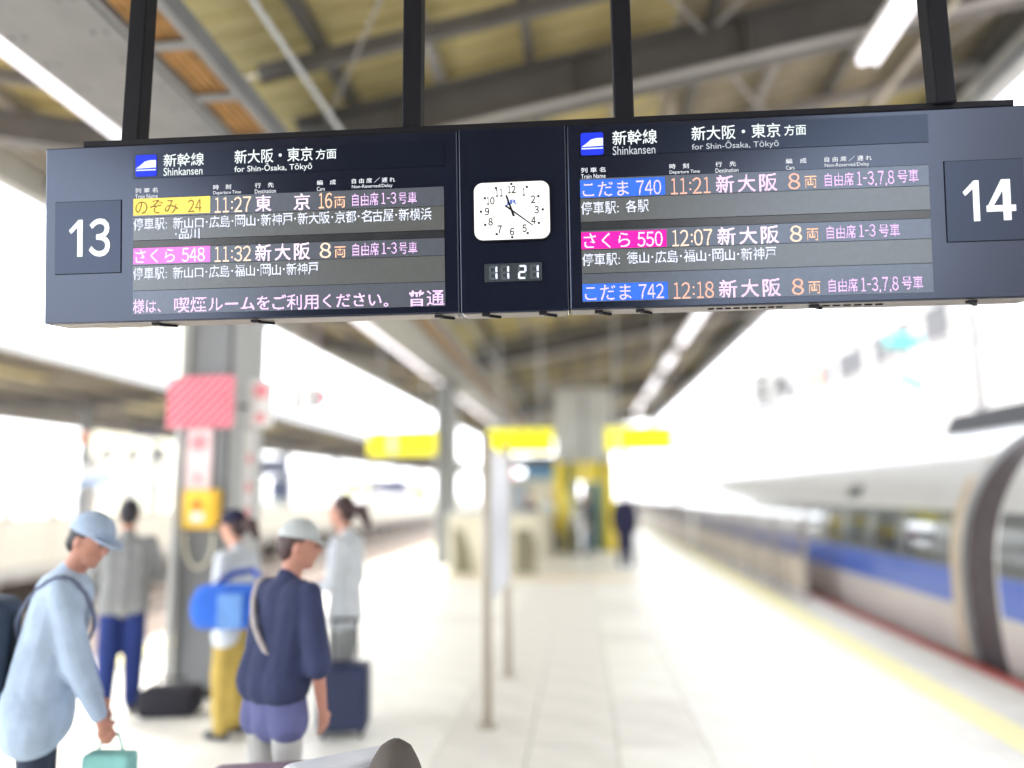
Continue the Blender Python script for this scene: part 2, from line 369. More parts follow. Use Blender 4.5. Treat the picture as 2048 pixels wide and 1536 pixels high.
# columns in one row under the girder
def column(y, lab):
    t = thing('platform_column', lab, 'column', (-3.38, y, 0), 0, 'grey steel columns under the canopy')
    B(-3.59, y - .15, 0, -3.19, y + .15, 4.455).build('shaft', M['steel'], t, bevel=.012)
    B(-3.185, y - .10, .02, -3.155, y + .55, 4.44).build('lit_side', M['steelL'], t, bevel=.004)  # paler sheet: light on the column's right face put into its colour
    B(-3.57, y + .155, .02, -3.19, y + .55, 4.44).build('rear_shaft', M['steel'], t, bevel=.01)
    B(-3.68, y - .22, 0, -3.10, y + .62, .035).build('base_plate', M['darkm'], t)
    MB().tube((-3.60, y - .2, .03), (-3.60, y - .2, 4.4), .035).build('downpipe', M['steelL'], t, smooth=True)
    MB().raw([(-3.44, y - .14, 4.3), (-2.72, y - .14, 4.455), (-3.44, y - .14, 4.455), (-3.44, y + .14, 4.3), (-2.72, y + .14, 4.455), (-3.44, y + .14, 4.455)], [(0, 1, 2), (5, 4, 3), (0, 3, 4, 1), (1, 4, 5, 2), (2, 5, 3, 0)]).build('haunch', M['steel'], t)
for y, l in ((6.65, 'near grey square column carrying the red striped sign'), (18.6, 'grey column left of the cream stair wall'), (30.6, 'grey column far down the platform behind the stair wall')): column(y, l)

# ceiling lights, two rows
def lamp(x, y, z, L, side, i):
    t = thing('ceiling_light', 'white tube light under the canopy, %s one from the camera in the %s row' % (ORD[i], side), 'ceiling light', (x, y, z), 0, 'tube lights in two rows under the canopy')
    B(x - .10, y + .02, z + .045, x + .10, y + L - .02, z + .11).build('lamp_housing', M['white'], t, bevel=.006)
    for dx in (-.055, .055): MB().tube((x + dx, y + .03, z + .0), (x + dx, y + L - .03, z + .0), .05).build('tube', M['tubeem'], t, smooth=True)
    MB().tube((x, y + .3, z + .11), (x, y + .3, z + .33), .01, n=6).tube((x, y + L - .3, z + .11), (x, y + L - .3, z + .33), .01, n=6).build('hanger', M['steel'], t)
ly = [1.6, 4.12, 6.95, 9.47, 11.99, 14.51, 17.03, 20.4, 22.9, 25.4, 28.0, 31.6, 34.1, 36.6]
for i, y in enumerate(ly):
    if i: lamp(-3.93, y, 4.84, 2.5, 'left', i - 1)
ry = [1.5, 4.08, 12.2, 14.72, 17.24, 21.2, 25.2, 27.7, 31.8, 34.4]
for i, y in enumerate(ry): lamp(2.66, y, 5.53, 2.5, 'right', i)

# ------------------------------------------------------------ departure board
TILT, BYAW = R(5.72), R(1.14)
db = thing('departure_board', 'long dark hanging departure board with LED train times and a square clock', 'departure board', (0, 2.449, 2.32))      # about 3.3 m long, 0.63 m high
db.scale = (.62, .62, .62)
db.rotation_euler = (TILT, 0, BYAW)
def dbp(mb, name, m, parent=db, **k): return mb.build(name, m, parent, local=True, **k)
hou = dbp(B(-3.015, .0, -.026, -.642, .20, .985), 'housing', M['house'], bevel=.008)
hc = dbp(B(-.636, .002, -.03, -.048, .20, .99), 'housing', M['house'], bevel=.006)
hr = dbp(B(-.042, .0, -.026, 2.385, .20, .985), 'housing', M['house'], bevel=.008)
dbp(B(-2.80, .01, .9855, 2.30, .19, 1.022), 'top_rail', M['darkm'], bevel=.006)
dbp(B(-.6415, .02, -.02, -.6365, .19, .98), 'seam_strip', M['darkm']); dbp(B(-.0475, .02, -.02, -.0425, .19, .98), 'seam_strip', M['darkm'])
dbp(B(-2.99, .012, -.031, -.66, .188, -.0265).box(-.03, .012, -.031, 2.36, .188, -.0265).box(-.62, .012, -.035, -.06, .188, -.0305), 'underside', M['under'])
for i, uu in enumerate((-2.35, -1.78, -.75, -.49, -.18, .12, .34, 1.25, 2.05)):
    dbp(MB().box(uu - .03, -.004, -.046, uu + .012, .035, -.0315).bar((uu, .035, -.041), (uu + .06, .11, -.041), .016, .014), 'clip', M['darkm'])
for k in range(9): dbp(B(.70 + .045 * k, .05, -.037, .73 + .045 * k, .07, -.0312), 'vent_slot', M['darkm'])
for k in range(6): dbp(B(1.30 + .055 * k, .05, -.037, 1.335 + .055 * k, .07, -.0312), 'vent_slot', M['darkm'])
# number boxes
def numbox(x0, x1, z0, z1, s, rect):
    b = dbp(B(x0, -.006, z0, x1, -.001, z1), 'number_panel', M['housec'])
    dbp(B(x0 - .004, -.0015, z0 - .004, x1 + .004, -.0004, z1 + .004), 'panel_frame', M['darkm'], b)
    x_0, x_1, z_0, z_1 = rect; h = z_1 - z_0; w = h * .44
    pl = [(0, .72), (.06, .63), (.25, .80), (.25, 0), (.40, 0), (.40, 1), (.28, 1)]
    dbp(MB().prism([(x_0 + a * h * .95, z_0 + c * h) for a, c in pl], 'y', -.0085, -.0065), 'numeral', NUM, b)
    if s[1] == '3': text('numeral', '３', (x_1 - h * .60, z_0 - .004, x_1, z_1 + .004), NUM, b, -.009, .018)
    else:
        X = x_1 - h * .68; q = h * .68
        dbp(MB().prism([(X, z_0 + .22 * h), (X + q, z_0 + .22 * h), (X + q, z_0 + .37 * h), (X, z_0 + .37 * h)], 'y', -.0085, -.0065)
            .prism([(X + q * .57, z_0), (X + q * .83, z_0), (X + q * .83, z_1), (X + q * .57, z_1)], 'y', -.0090, -.0066)
            .prism([(X, z_0 + .3 * h), (X + q * .18, z_0 + .3 * h), (X + q * .80, z_1), (X + q * .53, z_1)], 'y', -.0095, -.0067), 'numeral', NUM, b)
NUM = lit('numeral_white', (252, 253, 255), 1.15)
numbox(-2.949, -2.563, .257, .667, '13', (-2.866, -2.622, .352, .562))
numbox(1.926, 2.312, .275, .698, '14', (2.010, 2.272, .378, .592))
# headers
LH = lit('header_glow', (235, 245, 245), .95); LH2 = lit('header_glow_dim', (205, 212, 220), .75); ICB = lit('icon_blue', (20, 50, 235), 1.0)
for x0, x1, z0, z1, ic, rows in (
    (-2.492, -.715, .788, .93, -2.475, (('新幹線', (-2.312, .846, -2.076, .921)), ('Shinkansen', (-2.312, .795, -2.085, .841)), ('新大阪・東京', (-1.900, .846, -1.452, .925)), ('方面', (-1.435, .852, -1.318, .910)), ('for Shin-Ōsaka, Tōkyō', (-1.900, .790, -1.456, .842)))),
    (.028, 1.852, .808, .956, .033, (('新幹線', (.204, .860, .443, .940)), ('Shinkansen', (.204, .806, .432, .854)), ('新大阪・東京', (.626, .866, 1.092, .944)), ('方面', (1.112, .872, 1.226, .930)), ('for Shin-Ōsaka, Tōkyō', (.626, .808, 1.082, .858))))):
    h = dbp(B(x0, -.005, z0, x1, -.001, z1), 'header_panel', M['housec'])
    iz = z0 + (.009 if x0 < -1 else .004)
    w = .122
    ib = MB(); pts = []
    for cx, cz, a0 in ((ic + w - .012, iz + w - .012, 0), (ic + .012, iz + w - .012, 90), (ic + .012, iz + .012, 180), (ic + w - .012, iz + .012, 270)):
        for q in range(4): t_ = R(a0 + 30 * q); pts.append((cx + .012 * cos(t_), cz + .012 * sin(t_)))
    ib.prism(pts, 'y', -.009, -.0055); dbp(ib, 'train_icon', ICB, h)
    tp = [(ic + .004, iz + .045), (ic + .03, iz + .062), (ic + .055, iz + .083), (ic + .085, iz + .090), (ic + w - .002, iz + .090), (ic + w - .002, iz + .048)]
    dbp(MB().prism(tp, 'y', -.012, -.0095).box(ic + .004, -.012, iz + .032, ic + w - .002, -.0095, iz + .038), 'icon_train_shape', LH, h)
    for s_, rc in rows: text('header_text', s_, rc, LH2 if (x0 > 0 and s_[0] in 'Sf') else LH, h, -.0075, .009 if ord(s_[0]) > 1000 else .004)
SM = lit('print_white', (235, 238, 245), 1.0)
def cols(x, z, right):
    for a, jp, en, wj, we in zip((0, .455, .695, 1.049, 1.247) if not right else (.0, .474, .717, 1.085, 1.286), ('列 車 名', '時　刻', '行　先', '編　成', '自 由 席 ／ 遅 れ'), ('Train Name', 'Departure Time', 'Destination', 'Cars', 'Non-Reserved/Delay'), (.132, .103, .108, .108, .243), (.132, .160, .120, .045, .228)):
        zz = z + a * .004
        for ch, q in ((jp, 0),): text('column_title', ch, (x + a, zz + .034, x + a + wj, zz + .062), SM, db, -.003, .008)
        text('column_title', en, (x + a, zz + .002, x + a + we, zz + (.026 if en != 'Cars' else .024)), SM, db, -.003, .0)
cols(-2.480, .670, False); cols(.031, .683, True)
# LED panels: each horizontal module is a piece of its own
def panel(x0, x1, rows):
    p = dbp(B(x0, -.0015, rows[-1][0], x1, -.0005, rows[0][1]), 'led_panel', M['darkm'])
    for z0, z1, m in rows: dbp(B(x0 + .001, -.004 if m != 'ledd' else -.0025, z0, x1 - .001, -.0016, z1 - .003), 'led_module', M[m], p)
    return p
PL = panel(-2.491, -.719, ((.567, .675, 'ledb'), (.434, .567, 'led'), (.391, .434, 'ledd'), (.293, .391, 'ledb'), (.150, .293, 'led'), (.014, .150, 'ledb')))
PR = panel(.024, 1.846, ((.577, .688, 'ledb'), (.449, .577, 'led'), (.404, .449, 'ledd'), (.297, .404, 'ledb'), (.168, .297, 'led'), (.013, .168, 'ledb')))
ch = {'yel': lit('led_yellow', (255, 226, 105), 1.0), 'pink': lit('led_pink', (252, 130, 235), 1.0), 'blue': lit('led_blue', (52, 110, 235), 1.0), 'mag': lit('led_magenta', (250, 20, 170), 1.0),
      'brown': mat('led_off_brown', (.16, .09, .03), .6), 'time': lit('led_orange', (255, 222, 196), 1.25), 'dest': lit('led_pinkwhite', (255, 228, 252), 1.25), 'seat': lit('led_lilac', (242, 200, 252), 1.15), 'stop': lit('led_white', (232, 238, 255), 1.15),
      'cars': lit('led_peach', (255, 200, 165), 1.2), 'timeR': lit('led_salmon', (250, 190, 168), 1.1), 'destR': lit('led_pinklilac', (250, 212, 245), 1.15), 'lilac': lit('led_chip_text', (240, 215, 255), 1.0), 'scroll': lit('led_scroll', (246, 208, 255), 1.2)}
def chip(p, x0, x1, z0, z1, c, parts, tc):
    b = dbp(B(x0, -.0052, z0, x1, -.0042, z1), 'train_name_strip', ch[c], p)
    for s_, rc in parts: dd(p, s_, rc, tc, .0036, .0)
DW = {':': .45, '-': .75, ',': .5, '1': .92}
def dd(p, s_, rc, c, pitch=.0033, bold=.0):
    x0, z0, x1, z1 = rc
    if all(q in '0123456789:-,' for q in s_):
        tot = sum(DW.get(q, 1) for q in s_); w = (x1 - x0) / (tot - .1); x = x0; h = z1 - z0
        for q in s_:
            a = w * DW.get(q, 1)
            if q == ':':
                for zz in (.22, .62): dbp(B(x + a * .30, -.0066, z0 + h * zz, x + a * .66, -.0060, z0 + h * zz + a * .42), 'led_dot', ch[c], p)
            elif q == '-': dbp(B(x + a * .08, -.0066, z0 + h * .46, x + a * .82, -.0060, z0 + h * .55), 'led_dot', ch[c], p)
            elif q == ',': dbp(B(x + a * .25, -.0066, z0 - h * .10, x + a * .6, -.0060, z0 + h * .10), 'led_dot', ch[c], p)
            else:
                e = .10 if q == '1' else .0
                ledtext('led_text', chr(0xff10 + int(q)), (x + a * e, z0, x + a * (.90 - e * .4), z1), ch[c], p, .0030, -.0062, bold)
            x += a
        return
    ledtext('led_text', s_, rc, ch[c], p, pitch, -.0062, bold)
chip(PL, -2.489, -2.042, .576, .671, 'yel', (('のぞみ', (-2.477, .580, -2.228, .660)), ('24', (-2.170, .583, -2.091, .654))), 'brown')
chip(PL, -2.487, -2.042, .299, .389, 'pink', (('さくら', (-2.477, .302, -2.245, .382)), ('548', (-2.205, .303, -2.072, .382))), 'stop')
for z, t1, d, n_, st_, seat in ((.574, '11:27', None, '16', None, '自由席1-3号車'), (.296, '11:32', '新大阪', '8', None, '自由席1-3号車')):
    dd(PL, t1, (-2.020, z, -1.806, z + .086), 'time', .0036)
    if d: dd(PL, '新', (-1.782, z - .004, -1.690, z + .092), 'dest', .0036, .012); dd(PL, '大', (-1.672, z - .004, -1.580, z + .092), 'dest', .0036, .012); dd(PL, '阪', (-1.562, z - .004, -1.470, z + .092), 'dest', .0036, .012)
    else: dd(PL, '東', (-1.782, z - .003, -1.689, z + .091), 'dest', .0036, .012); dd(PL, '京', (-1.562, z - .003, -1.469, z + .091), 'dest', .0036, .012)
    dd(PL, n_, (-1.424 if n_ == '16' else -1.416, z + .002, -1.344 if n_ == '16' else -1.352, z + .088), 'time' if n_ == '8' else 'cars', .0036, .004)
    dd(PL, '両', (-1.332, z + .002, -1.270, z + .064), 'cars')
    dd(PL, '自由席', (-1.231, z + .008, -1.084, z + .078), 'seat'); dd(PL, '1-3', (-1.070, z + .014, -.985, z + .076), 'seat'); dd(PL, '号車', (-.972, z + .010, -.870, z + .076), 'seat')
dd(PL, '停車駅:', (-2.487, .490, -2.292, .560), 'stop'); dd(PL, '停車駅:', (-2.487, .210, -2.292, .280), 'stop')
def stops(p, names, x0, x1, z0, z1):
    n_ = sum(len(a) for a in names) + .42 * (len(names) - 1); w = (x1 - x0) / n_; x = x0
    for i, a in enumerate(names):
        for c in a:
            if c == '口': dd(p, c, (x + w * .10, z0 + .004, x + w * .9, z1 - .010), 'stop')
            elif c == '山': dd(p, c, (x + w * .08, z0 + .002, x + w * .92, z1 - .006), 'stop')
            else: dd(p, c, (x + w * .03, z0, x + w * .97, z1), 'stop')
            x += w
        if i < len(names) - 1:
            dbp(B(x + w * .13, -.0066, (z0 + z1) / 2 - .004, x + w * .27, -.0062, (z0 + z1) / 2 + .005), 'led_dot', ch['stop'], p); x += w * .42
stops(PL, ['新山口', '広島', '岡山', '新神戸', '新大阪', '京都', '名古屋', '新横浜'], -2.257, -.788, .491, .557)
dbp(B(-2.243, -.0066, .458, -2.235, -.0062, .466), 'led_dot', ch['stop'], PL); stops(PL, ['品川'], -2.223, -2.100, .432, .490)
stops(PL, ['新山口', '広島', '福山', '岡山', '新神戸'], -2.257, -1.423, .210, .276)
ledtext('led_text', '様は、', (-2.487, .020, -2.325, .100), ch['scroll'], PL, .0036, -.0062, .006)
for s_, a, b, z0, z1 in (('喫煙', -2.248, -2.062, .018, .104), ('ルームを', -2.050, -1.700, .022, .098), ('ご利用', -1.685, -1.425, .016, .102), ('ください', -1.400, -1.072, .022, .098), ('。', -1.060, -1.035, .018, .040), ('普通', -.925, -.724, .016, .104)):
    ledtext('led_text', s_, (a, z0, b, z1), ch['scroll'], PL, .0036, -.0062, .008)
# right panel
chip(PR, .025, .479, .580, .677, 'blue', (('こだま', (.038, .584, .285, .664)), ('740', (.325, .584, .458, .662))), 'lilac')
chip(PR, .025, .479, .299, .391, 'mag', (('さくら', (.038, .302, .285, .384)), ('550', (.325, .303, .458, .382))), 'stop')
chip(PR, .025, .479, .017, .110, 'blue', (('こだま', (.038, .020, .285, .102)), ('742', (.325, .022, .458, .100))), 'lilac')
for z, t1, seat in ((.579, '11:21', '1-3,7,8'), (.298, '12:07', '1-3'), (.016, '12:18', '1-3,7,8')):
    c1 = 'time' if t1 == '12:07' else 'timeR'; c2 = 'dest' if t1 == '12:07' else 'destR'
    dd(PR, t1, (.504, z, .720, z + .088), c1, .0036)
    for i, c in enumerate('新大阪'): dd(PR, c, (.747 + .113 * i, z - .002, .842 + .113 * i, z + .094), c2, .0036, .012)
    dd(PR, '8', (1.124, z + .003, 1.186, z + .090), c1, .0036, .004); dd(PR, '両', (1.210, z + .008, 1.271, z + .072), 'cars')
    dd(PR, '自由席', (1.313, z + .012, 1.462, z + .082), 'seat')
    if seat == '1-3': dd(PR, seat, (1.476, z + .018, 1.562, z + .082), 'seat'); dd(PR, '号車', (1.580, z + .014, 1.686, z + .082), 'seat')
    else: dd(PR, seat, (1.476, z + .012, 1.668, z + .084), 'seat'); dd(PR, '号車', (1.686, z + .016, 1.792, z + .086), 'seat')
dd(PR, '停車駅:', (.028, .488, .228, .558), 'stop'); stops(PR, ['各駅'], .265, .392, .491, .557)
dd(PR, '停車駅:', (.028, .208, .228, .276), 'stop'); stops(PR, ['徳山', '広島', '福山', '岡山', '新神戸'], .265, 1.052, .212, .278)
# clock
ck = dbp(MB(), 'clock', M['white'])
bpy.data.objects.remove(ck)
def rrect(x0, z0, x1, z1, rr, n=6):
    pts = []
    for cx, cz, a0 in ((x1 - rr, z1 - rr, 0), (x0 + rr, z1 - rr, 90), (x0 + rr, z0 + rr, 180), (x1 - rr, z0 + rr, 270)):
        for q in range(n + 1): t_ = R(a0 + 90 * q / n); pts.append((cx + rr * cos(t_), cz + rr * sin(t_)))
    return pts
CX, CZ = -.347, .520
ck = dbp(MB().prism(rrect(-.558, .357, -.136, .683, .052), 'y', -.018, .0015), 'clock', M['darkm'])
dbp(MB().prism(rrect(-.552, .363, -.142, .677, .047), 'y', -.022, -.0185), 'clock_face', lit('clock_face', (255, 255, 252), .97), ck)
INK = mat('clock_ink', (.006, .006, .008), .8, spec=.1); RX, RZ = .168, .146
tk = MB()
for i in range(60):
    a = 2 * pi * i / 60; x, z = CX + RX * sin(a), CZ + RZ * cos(a)
    s_ = .0062 if i % 5 == 0 else .0019
    tk.raw([(x - s_, -.0226, z - s_), (x + s_, -.0226, z - s_), (x + s_, -.0226, z + s_), (x - s_, -.0226, z + s_)], [(0, 1, 2, 3)])
dbp(tk, 'minute_marks', INK, ck)
for i in range(1, 13):
    a = 2 * pi * i / 12; x, z = CX + RX * .80 * sin(a), CZ + RZ * .79 * cos(a); s_ = str(i); w = .011
    for q_, c_ in enumerate(s_):
        xq = x + (q_ - (len(s_) - 1) / 2) * .023; w2 = w * (.62 if c_ == '1' else 1)
        text('clock_numeral', chr(0xff10 + int(c_)), (xq - w2 * 1.1, z - .021, xq + w2 * 1.1, z + .021), INK, ck, -.0226, .022)
text('clock_logo', 'JR', (CX - .034, CZ + .028, CX + .032, CZ + .060), lit('logo_blue', (70, 105, 205), .8), ck, -.0227, .03)
def hand(a, L, T, w0, w1, y, nm):
    d = Vector((sin(a), 0, cos(a))); s_ = Vector((cos(a), 0, -sin(a))); c = Vector((CX, y, CZ))
    p = [c - d * T - s_ * w0, c - d * T + s_ * w0, c + s_ * w0 * .8, c + d * L + s_ * w1, c + d * L - s_ * w1, c - s_ * w0 * .8]
    dbp(MB().raw(p + [q + Vector((0, -.002, 0)) for q in p], [(0, 1, 2, 3, 4, 5)[::-1], (6, 7, 8, 9, 10, 11)] + [(i, (i + 1) % 6, 6 + (i + 1) % 6, 6 + i) for i in range(6)]), nm, INK, ck)
hand(R(341), .088, .034, .0065, .0048, -.026, 'hour_hand'); hand(R(127.5), .142, .044, .0050, .0026, -.030, 'minute_hand')
dbp(MB().tube((CX, -.034, CZ), (CX, -.0225, CZ), .006), 'hub_cap', INK, ck)
# digital readout
lc = dbp(B(-.503, -.006, .137, -.190, .001, .236), 'digital_readout', mat('lcd_back', (.045, .055, .065), .3))
SEG = {'1': 'bc', '2': 'abged'}
on = lit('lcd_on', (225, 235, 255), 1.2); offm = mat('lcd_off', (.09, .115, .13), .5)
def seg(x, z, chs):
    w, h, t_ = .046, .076, .011
    def P(p): return {'a': (x + t_ * .6, z + h - t_, x + w - t_ * .6, z + h), 'g': (x + t_ * .6, z + h / 2 - t_ / 2, x + w - t_ * .6, z + h / 2 + t_ / 2), 'd': (x + t_ * .6, z, x + w - t_ * .6, z + t_), 'f': (x, z + h / 2 + .003, x + t_, z + h - .004), 'e': (x, z + .004, x + t_, z + h / 2 - .003), 'b': (x + w - t_, z + h / 2 + .003, x + w, z + h - .004), 'c': (x + w - t_, z + .004, x + w, z + h / 2 - .003)}[p]
    A_, B_ = MB(), MB()
    for p in 'abcdefg':
        x0, z0, x1, z1 = P(p); (A_ if p in SEG[chs] else B_).box(x0, -.0085, z0, x1, -.0065, z1)
    dbp(A_, 'digit', on, lc, bevel=.002); dbp(B_, 'unlit_segments', offm, lc)
for x, c in ((-.478, '1'), (-.414, '1'), (-.320, '2'), (-.254, '1')): seg(x, .148, c)
# hangers that carry the board
for n_, (uu, l_) in enumerate(((-2.56, 'leftmost'), (-.904, 'left of the clock'), (.275, 'right of the clock'), (1.945, 'rightmost'))):
    x = uu * cos(BYAW) * .62; top = zr(x) + .47
    p = B(x - .033, 2.395, 2.94, x + .033, 2.465, min(top, 5.9)).build('hanger_post', M['darkm'], None, bevel=.006)
    tag(p, 'black square hanger post above the departure board, ' + l_, 'hanger post', 'black posts holding the departure board')
    p.location.x += 0

# ------------------------------------------------------------ small column furniture at the near column
rs = thing('striped_sign', 'pink and red diagonally striped square sign on the near grey column', 'sign', (-3.4, 6.42, 2.3))
B(-3.72, 6.42, 2.31, -3.10, 6.46, 2.78).build('board', M['pinkw'], rs, bevel=.004)
for k in range(-4, 9):
    x0 = -3.72 + .088 * k; pts = []
    # clip a 45 degree band to the board
    poly = [(x0, 2.315), (x0 + .046, 2.315), (x0 + .046 + .46, 2.775), (x0 + .46, 2.775)]
    def clip(P, xx, keep):
        out = []
        for i in range(len(P)):
            a, b = P[i], P[(i + 1) % len(P)]; ia, ib_ = (a[0] > xx) == keep, (b[0] > xx) == keep
            if ia: out.append(a)
            if ia != ib_: t_ = (xx - a[0]) / (b[0] - a[0]); out.append((xx, a[1] + t_ * (b[1] - a[1])))
        return out
    poly = clip(clip(poly, -3.715, True), -3.105, False)
    if len(poly) > 2: MB().prism(poly, 'y', 6.414, 6.419).build('stripe', M['pinkr'], rs)
s2 = thing('side_notice', 'small white notice with red circle projecting right of the striped sign', 'sign', (-3.0, 6.6, 2.3))
B(-3.05, 6.62, 2.33, -2.82, 6.65, 2.76).build('board', M['white'], s2, bevel=.003)
for z, r_ in ((2.66, .07), (2.41, .045)): MB().tube((-2.93, 6.61, z), (-2.93, 6.619, z), r_, n=20).build('red_circle', M['pinkc'], s2)
B(-3.15, 6.63, 2.5, -3.05, 6.645, 2.54).build('bracket', M['steel'], s2)
s3 = thing('column_notice', 'tall white notice with red circles on the front of the near column', 'sign', (-3.4, 6.46, 1.7))
B(-3.54, 6.46, 1.76, -3.30, 6.495, 2.30).build('board', mat('pale_pink', (.82, .66, .67), .5), s3, bevel=.003)
for z, r_ in ((2.18, .075), (1.86, .035)): MB().tube((-3.42, 6.452, z), (-3.42, 6.459, z), r_, n=20).build('red_circle', M['pinkc'], s3)
s4 = thing('side_notice', 'narrow white notice with small red marks on the right face of the near column', 'sign', (-3.14, 6.9, 1.7))
B(-3.153, 6.72, 1.40, -3.13, 7.0, 2.32).build('board', M['white'], s4, bevel=.003)
for z in (2.05, 1.78, 1.55): MB().tube((-3.129, 6.86, z), (-3.122, 6.86, z), .05, n=14).build('red_mark', M['pinkc'], s4)
s5 = thing('emergency_box', 'orange yellow emergency box with red button on the near column', 'emergency box', (-3.34, 6.42, 1.4))
B(-3.50, 6.38, 1.42, -3.20, 6.498, 1.76).build('case', mat('orange_yellow', (.85, .50, .02), .45), s5, bevel=.012)
B(-3.47, 6.372, 1.45, -3.25, 6.379, 1.73).build('front_plate', mat('amber_yellow', (.92, .62, .03), .45), s5, bevel=.003)
MB().tube((-3.37, 6.35, 1.63), (-3.37, 6.371, 1.63), .04, n=20).build('button', mat('button_orange', (.85, .2, .02), .4), s5)
B(-3.42, 6.366, 1.48, -3.30, 6.371, 1.56).build('label_plate', M['white'], s5)
lp = MB(); prev = None
for i in range(29):
    a = pi * i / 28; p = (-3.37 - .13 * cos(a), 6.44, 1.38 - .30 * sin(a) ** .8)
    if prev: lp.tube(prev, p, .012, n=6)
    prev = p
lp.build('cable_loop', M['cream'], s5)
# clothes for the far elements
nb = thing('notice_stand', 'long white notice board between two beige posts on the platform', 'notice board', (-.735, 6.5, 0))
for y in (5.77, 7.34):
    p = MB().tube((-.735, y, 0), (-.735, y, 2.15), .038, n=16).build('post', M['beige'], nb, smooth=True)
    MB().tube((-.735, y, 0), (-.735, y, .02), .075, n=20).build('base_plate', M['beige'], p)
B(-.76, 5.84, .86, -.71, 7.27, 2.06).build('board', M['white'], nb, bevel=.005)
B(-.709, 5.90, .92, -.705, 7.2, 2.0).build('poster', mat('poster_pale', (.74, .76, .84), .4, var=.08, nscale=3), nb)

# ------------------------------------------------------------ hanging yellow signs, stair wall, lift
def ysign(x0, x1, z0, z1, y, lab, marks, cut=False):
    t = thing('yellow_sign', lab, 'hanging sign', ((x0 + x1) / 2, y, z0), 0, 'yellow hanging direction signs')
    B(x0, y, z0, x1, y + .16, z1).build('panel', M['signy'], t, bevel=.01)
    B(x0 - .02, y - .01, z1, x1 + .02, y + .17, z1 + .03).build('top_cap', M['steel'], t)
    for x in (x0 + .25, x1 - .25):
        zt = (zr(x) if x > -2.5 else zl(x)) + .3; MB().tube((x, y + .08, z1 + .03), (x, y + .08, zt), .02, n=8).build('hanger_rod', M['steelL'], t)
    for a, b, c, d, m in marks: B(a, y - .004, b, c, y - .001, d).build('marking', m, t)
    return t
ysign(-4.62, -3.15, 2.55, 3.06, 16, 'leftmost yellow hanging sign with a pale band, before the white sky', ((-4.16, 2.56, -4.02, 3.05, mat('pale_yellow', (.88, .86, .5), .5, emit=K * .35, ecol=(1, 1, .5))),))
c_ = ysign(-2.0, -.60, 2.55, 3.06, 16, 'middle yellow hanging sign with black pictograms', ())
px = MB().tube((-1.60, 15.995, 2.87), (-1.60, 15.999, 2.87), .05, n=14).box(-1.66, 15.995, 2.66, -1.54, 15.999, 2.81).build('pictogram', M['blackp'], c_)
MB().box(-1.30, 15.995, 2.78, -1.24, 15.999, 2.98).box(-1.34, 15.995, 2.86, -1.18, 15.999, 2.90).build('pictogram', mat('dark_olive', (.2, .17, .02), .6), c_)
MB().raw([(-1.0, 15.996, 2.80), (-.94, 15.996, 2.80), (-.84, 15.996, 2.98), (-1.0, 15.996, 2.98), (-1.0, 15.996, 2.94), (-.92, 15.996, 2.94)], [(0, 1, 2, 5), (5, 2, 3, 4)]).build('pictogram', M['blackp'], c_)
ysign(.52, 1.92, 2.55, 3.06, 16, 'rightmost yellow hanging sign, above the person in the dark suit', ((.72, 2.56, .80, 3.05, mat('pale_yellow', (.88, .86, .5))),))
yo = thing('small_orange_sign', 'small orange sign hanging under the rightmost yellow sign', 'sign', (.9, 16.3, 2.4))
B(.74, 16.3, 2.44, 1.05, 16.36, 2.53).build('panel', mat('orange_sign', (.85, .5, .02), .5), yo, bevel=.004); MB().tube((.9, 16.33, 2.53), (.9, 16.33, 2.56), .01).build('hanger_rod', M['steel'], yo)

sw = thing('stair_wall', 'cream panelled parapet wall around the platform stairs', 'stair wall', (-1.9, 16.2, 0))
B(-2.9, 16.2, 0, -.96, 16.32, 1.25).build('front_wall', M['cream'], sw, bevel=.03)
B(-2.9, 16.325, 0, -2.78, 23.5, 1.25).build('side_wall', M['cream'], sw, bevel=.03)
B(-1.08, 16.325, 0, -.96, 23.5, 1.25).build('side_wall', M['cream'], sw, bevel=.03)
MB().tube((-2.9, 16.26, 1.29), (-.96, 16.26, 1.29), .035).build('handrail', M['steelL'], sw, smooth=True)
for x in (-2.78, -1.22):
    MB().prism([(x, 0.02), (x + .42, .02), (x + .34, .55), (x + .20, .92), (x - .0, 1.0)] if x < -2 else [(x - .22, .02), (x + .20, .02), (x + .22, .60), (x + .1, .95), (x - .22, .92)], 'y', 16.17, 16.198).build('dark_shape', M['olive'], sw)  # two dark olive slanted shapes on the front wall
B(-2.3, 16.16, .02, -1.6, 16.198, .34).build('kick_panel', mat('cream2', (.58, .52, .38), .5), sw)
lf = thing('lift_shaft', 'lift shaft with pale grey upper box and bright yellow door frame', 'lift', (0.05, 22.4, 0))
B(-.80, 22.5, 2.62, .92, 25.5, 4.8).build('upper_box', mat('lift_upper', (.52, .53, .51), .5), lf, bevel=.02)
B(.04, 22.46, 2.6, .10, 22.5, 4.6).build('joint_strip', M['steel'], lf)
B(-.82, 22.4, 0, -.50, 22.9, 2.6).build('frame_post', M['yframe'], lf, bevel=.02)
B(.66, 22.4, 0, .95, 22.9, 2.6).build('frame_post', M['yframe'], lf, bevel=.02)
B(-.24, 22.38, 2.0, .50, 22.5, 2.58).build('lintel', M['yframe'], lf, bevel=.02)
MB().tube((.06, 22.36, 2.30), (.06, 22.379, 2.30), .13, n=16).box(.02, 22.36, 2.36, .1, 22.379, 2.52).build('lift_symbol', mat('pale_amber', (.9, .8, .4), .5), lf)
B(-.54, 22.7, 2.0, -.24, 22.8, 2.6).build('side_glass', M['teal'], lf); B(.50, 22.7, 2.0, .66, 22.8, 2.6).build('side_glass', M['teal'], lf)
